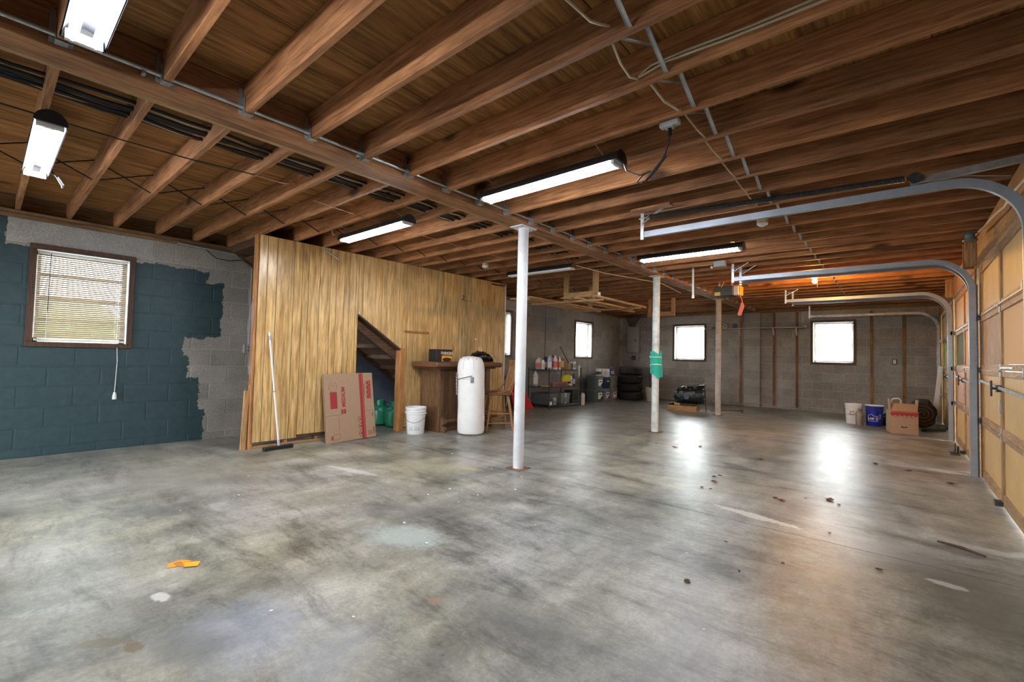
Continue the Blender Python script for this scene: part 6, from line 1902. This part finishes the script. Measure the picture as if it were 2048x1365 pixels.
def build_far_right():
    pail('bucket', 'white bucket behind the grey canister, left of the blue bucket', (-0.76, 11.78, 0), 0.148, 0.41, 'white', None, -120)
    canister('grey_canister', 'grey metal canister standing before the white bucket', 'canister', (-0.655, 11.52, 0), 0.062, 0.335, 'metal_grey', None, 'metal_grey', None, True)
    single(MB().tube([(-0.728, 11.50, 0.26), (-0.80, 11.49, 0.27), (-0.81, 11.49, 0.22), (-0.735, 11.49, 0.20)], 0.011, 6), 'canister_hose', 'metal_grey', 'short grey hose looped at the side of the grey canister', 'hose')
    b = pail('bucket', 'bright blue bucket with white lettering on its side', (-0.425, 11.72, 0), 0.148, 0.41, 'blue', None, 20, handle_mat='blue_dark')
    MB().lathe([(0.152, 0.395), (0.158, 0.398), (0.158, 0.412), (0.150, 0.412)], (0, 0, 0), 32).build('white_rim', 'white', b, local=True)
    a0 = math.atan2(-11.72, 0.425) - 0.22
    R = 0.1425
    def onb(u, z, e=0.0):
        a = a0 + u / R
        rr = 0.1295 + (0.150 - 0.129) * z / 0.41 + 0.0016 + e
        return Vector((rr * math.cos(a), rr * math.sin(a), z))
    def strip(pts, wd=0.004):
        m = MB()
        q = [onb(u, z) for u, z in pts]
        m.tube(q, wd, 5)
        return m
    out = [(-0.08, 0.10), (0.085, 0.10), (0.085, 0.195), (0.03, 0.20), (-0.025, 0.235), (-0.08, 0.20), (-0.08, 0.10)]
    dense = []
    for (u0, z0), (u1, z1) in zip(out, out[1:]):
        for k in range(5):
            dense.append((u0 + (u1 - u0) * k / 5, z0 + (z1 - z0) * k / 5))
    dense.append(out[-1])
    strip(dense, 0.0035).build('sign_outline', 'white', b, local=True)
    for i, ch_ in enumerate("LOWE'S"):
        u = -0.062 + 0.0255 * i
        p = onb(u, 0.145)
        a = a0 + u / R
        text(ch_, 0.058, p, (PI / 2, 0, a + PI / 2), 'white', b, bold=0.0016, sx=0.62)
    for z in (0.16, 0.20, 0.23):
        p = strip([(0.115, z), (0.125, z), (0.135, z)], 0.009)
        p.build('faded_print', 'lavender', b, local=True)
    # open carton with raised flaps
    t = thing('cardboard_box', 'open cardboard box with a red scalloped band, nearest the doors', 'box', (-0.163, 10.72, 0), math.radians(10))
    W, D, Hb = 0.385, 0.40, 0.40
    th = 0.006
    MB().box(0, W, 0, th, 0, Hb).build('front_wall', 'card', t, local=True)
    MB().box(0, W, D - th, D, 0, Hb).build('back_wall', 'card', t, local=True)
    MB().box(0, th, th, D - th, 0, Hb).build('side_wall', 'card', t, local=True)
    MB().box(W - th, W, th, D - th, 0, Hb).build('side_wall', 'card', t, local=True)
    MB().box(th, W - th, th, D - th, 0.0, th).build('bottom', 'card', t, local=True)
    MB().obox((0.0 + 0.004, D * 0.30, Hb + 0.105), (th, D * 0.5, 0.21), rotm('Y', -3)).build('side_flap', 'card', t, local=True)
    MB().obox((W - 0.002, D * 0.30, Hb + 0.105), (th, D * 0.5, 0.21), rotm('Y', 4)).build('side_flap', 'card', t, local=True)
    MB().obox((W / 2, 0.075, Hb + 0.065), (W - 0.02, th, 0.19), rotm('X', -48)).build('front_flap', 'card', t, local=True)
    MB().box(0.002, W - 0.002, -0.0012, -0.0001, Hb - 0.055, Hb - 0.02).build('red_band', 'red_ink', t, local=True)
    MB().box(0.002, W - 0.002, -0.0012, -0.0001, Hb - 0.012, Hb - 0.002).build('red_band', 'red_ink', t, local=True)
    sc = [(0.002, Hb - 0.055)]
    for k in range(25):
        u = 0.002 + (W - 0.004) * k / 24
        sc.append((u, Hb - 0.062 - 0.028 * abs(math.sin(PI * k / 4))))
    sc.append((W - 0.002, Hb - 0.055))
    MB().prism(sc, 1, -0.0011, -0.0002).build('red_scallops', 'red_ink', t, local=True)
    for u in (0.09, 0.20, 0.30):
        MB().tube([Vector((u + 0.036 * math.cos(x), -0.001, Hb - 0.085 + 0.026 * math.sin(x))) for x in [2 * PI * k / 14 for k in range(15)]], 0.003, 5).build('round_emblem', 'red_ink', t, local=True)
    MB().prism([(0.14, 0.125), (0.16, 0.135), (0.19, 0.122), (0.22, 0.133), (0.242, 0.128), (0.23, 0.115), (0.19, 0.105), (0.155, 0.112)], 1, -0.0012, -0.0002).build('hand_hole', 'black', t, local=True)
    h = single(MB().tube([(-0.15, 10.93, 0.30), (-0.148, 10.94, 0.58), (-0.125, 10.95, 0.605), (-0.05, 10.96, 0.615), (-0.02, 10.97, 0.58), (-0.02, 10.97, 0.30)], 0.014, 8), 'white_hose', 'offwhite', 'pale looped handle sticking up out of the open cardboard box', 'handle', smooth=SM)
    single(MB().box(0.03, 0.14, 10.95, 11.06, 0.012, 0.452), 'red_carton', 'red', 'red carton just showing inside the open cardboard box', 'carton', bevel=0.004)
    # dark things behind the carton
    t = thing('fabric_roll', 'dark brown rolled rug slumped behind the cardboard box', 'roll', (0.33, 12.6, 0))
    m = MB()
    K, L = 22, 9
    rings = []
    for i in range(L):
        f = i / (L - 1)
        n = len(m.v)
        s = 0.27 * (0.55 + 0.45 * math.sin(PI * (0.12 + 0.76 * f)) ** 0.6)
        for k in range(K):
            a = 2 * PI * k / K
            r = s * (1 + 0.07 * math.sin(4 * a + 2 * i) + 0.05 * math.sin(7 * a))
            m.v.append(Vector((0.30 + r * 0.80 * math.cos(a), 11.95 + 0.85 * f, max(0.0, 0.27 + r * 1.05 * math.sin(a)))))
        rings.append(n)
    for a, b2 in zip(rings, rings[1:]):
        for k in range(K):
            j = (k + 1) % K
            m.f.append((a + k, a + j, b2 + j, b2 + k))
    m.f.append(tuple(rings[0] + k for k in reversed(range(K))))
    m.f.append(tuple(rings[-1] + k for k in range(K)))
    m.build('rug_body', 'bag_hump', t, smooth=SM)
    sp = MB()
    sp.tube([(0.30 + (0.03 + 0.0055 * k) * math.cos(0.55 * k), 11.94, 0.28 + (0.03 + 0.0055 * k) * math.sin(0.55 * k)) for k in range(34)], 0.008, 5)
    sp.build('spiral_end', 'dirt', t)
    single(MB().bar((0.50, 13.05, 0.02), (0.61, 12.98, 1.22), 0.075, 0.035, (0, 1, 0)), 'leaning_post', 'white_paint', 'whitish post leaning in the corner by the last garage door', 'post', bevel=0.004)
    single(MB().bar((0.30, 11.45, 0.02), (0.585, 11.75, 0.03), 0.10, 0.04), 'dark_plank', 'bag_hump', 'dark plank on the floor beside the cardboard box', 'plank', bevel=0.004)
    single(MB().lathe([(0.0001, 0.0), (0.07, 0.0), (0.085, 0.10), (0.075, 0.105), (0.0001, 0.03)], (0.56, 11.95, 0.0), 14), 'green_pot', 'greengrey', 'small dark green pot by the last garage door', 'pot', smooth=SM)
    single(MB().prism([(11.62, 0.0), (11.86, 0.0), (11.82, 0.16), (11.66, 0.15)], 0, -0.17, -0.10), 'yellow_block', 'yellow_dull', 'small dull yellow block between blue bucket and cardboard box', 'block', bevel=0.006)
    t = thing('green_rag', 'dark green crumpled cloth beside the blue bucket', 'cloth', (-0.22, 11.85, 0))
    m = MB()
    rng = random.Random(5)
    m.lathe([(0.0001, 0.0), (0.11, 0.0), (0.12, 0.05), (0.10, 0.12), (0.11, 0.19), (0.05, 0.26), (0.0001, 0.27)], (-0.21, 11.98, 0), 16)
    for p in m.v:
        p.x += rng.uniform(-0.02, 0.02)
        p.y += rng.uniform(-0.02, 0.02)
    m.build('cloth', 'bag_hump', t, smooth=SM)
    # sensor bracket by the track foot
    t = thing('door_sensor', 'dark door sensor bracket on the floor by the garage track', 'sensor', (0.57, 8.9, 0))
    MB().prism([(0.50, 0.0), (0.60, 0.0), (0.60, 0.012), (0.50, 0.012)], 1, 8.75, 9.05).build('foot_plate', 'dark_steel', t)
    MB().obox((0.56, 8.97, 0.07), (0.012, 0.17, 0.10), rotm('X', -18)).build('plate', 'black', t, bevel=0.003)
    MB().cyl((0.552, 8.98, 0.075), (0.548, 8.98, 0.075), 0.018, 10).build('lens', 'galv', t)
    MB().obox((0.58, 8.80, 0.06), (0.02, 0.06, 0.12), rotm('X', 10)).build('bracket', 'bag_hump', t)
build_far_right()

# ------------------------------------------------------------------ litter on the floor
def leaf(c, s, rot, mat, label, group):
    rng = random.Random(int(abs(c[0]) * 1000 + c[1] * 77))
    m = MB()
    n = 10
    top, bot = [], []
    for k in range(n):
        a = 2 * PI * k / n
        r = s * (0.55 + 0.45 * abs(math.cos(a))) * rng.uniform(0.6, 1.1)
        z = 0.004 + 0.35 * s * rng.uniform(0, 0.6)
        top.append(Vector((c[0] + r * math.cos(a + rot), c[1] + 0.8 * r * math.sin(a + rot), z)))
    ct = Vector((c[0], c[1], 0.002))
    i0 = len(m.v)
    m.v += [ct] + top + [ct + Vector((0, 0, 0.002))] + [p + Vector((0, 0, 0.002)) for p in top]
    for k in range(n):
        j = (k + 1) % n
        m.f += [(0, 1 + j, 1 + k), (n + 1, n + 2 + k, n + 2 + j), (1 + k, 1 + j, n + 2 + j, n + 2 + k)]
    return tag(m.build('dry_leaf', mat), label, 'leaf', group)

def build_litter():
    o = MB().prism([(-3.135, 0.735), (-3.08, 0.715), (-3.045, 0.79), (-3.09, 0.835), (-3.14, 0.80)], 2, 0.0005, 0.003)
    t = thing('orange_wrapper', 'torn bright orange paper on the bare concrete floor', 'paper', (-3.09, 0.77, 0))
    o.build('paper', 'orange', t)
    MB().prism([(-3.075, 0.80), (-3.02, 0.78), (-2.985, 0.835), (-3.04, 0.865)], 2, 0.003, 0.006).build('paper', 'orange_light', t)
    for k in range(3):
        MB().box(-3.118 + 0.022 * k, -3.106 + 0.022 * k, 0.755, 0.79, 0.003, 0.0034).build('print', 'brown_bottle', t)
    L = [(-2.416, 6.37, 0.045, 'dirt', 'dark leaf at the left of two on the window glare'), (-2.178, 6.682, 0.04, 'dirt', 'dark leaf at the right of two on the window glare'),
         (-1.438, 4.84, 0.05, 'leaf_red', 'reddish leaf near the window glare, largest of its small cluster'), (-1.50, 5.05, 0.032, 'dirt', None), (-1.46, 4.546, 0.028, 'dirt', None), (-1.47, 5.15, 0.025, 'dirt', None),
         (-0.493, 4.975, 0.055, 'leaf_red', 'large reddish leaf on the glare of the right back window'), (-0.811, 4.638, 0.042, 'leaf_red', 'reddish leaf left of the pair beside the pale scuff'),
         (-0.869, 4.68, 0.03, 'dirt', None), (-1.341, 6.387, 0.035, 'dirt', None), (-0.111, 3.506, 0.022, 'dirt', None), (-0.897, 2.568, 0.028, 'dirt', None), (-1.38, 4.55, 0.02, 'dirt', None),
         (-0.42, 4.86, 0.02, 'dirt', None), (-0.66, 4.86, 0.018, 'dirt', None), (0.05, 7.0, 0.05, 'dirt', None), (-0.25, 7.2, 0.04, 'dirt', None), (0.38, 6.6, 0.05, 'dirt', None), (-2.7, 6.4, 0.02, 'dirt', None),
         (-0.4, 4.0, 0.014, 'dirt', None), (-0.55, 3.2, 0.012, 'dirt', None), (-0.72, 2.9, 0.012, 'dirt', None), (-0.9, 3.3, 0.012, 'dirt', None), (-2.9, 11.9, 0.05, 'dirt', None)]
    for i, (x, y, s, mt, lab) in enumerate(L):
        leaf((x, y), s, i * 1.3, mt, lab or 'small dark scrap of dry leaf on the concrete floor', None if lab else 'small leaf scraps on the floor')
    single(MB().tube([(0.18, 4.35, 0.008), (0.30, 4.30, 0.010), (0.40, 4.22, 0.008)], [0.006, 0.010, 0.005], 6), 'twig', 'dirt', 'bent twig on the floor near the garage door', 'twig')
    rng = random.Random(11)
    for i in range(26):
        x, y = rng.uniform(-5.2, -0.6), rng.uniform(0.5, 4.2)
        if math.hypot(x, y) < 1.4: continue
        s = rng.uniform(0.006, 0.014)
        m = MB().prism([(x + s * math.cos(a) * rng.uniform(0.6, 1.3), y + s * math.sin(a) * rng.uniform(0.5, 1.0)) for a in [2 * PI * k / 6 for k in range(6)]], 2, 0.0003, 0.002)
        tag(m.build('paint_fleck', 'handle'), 'tiny white paint fleck on the concrete floor', 'fleck', 'white paint flecks on the floor')
build_litter()
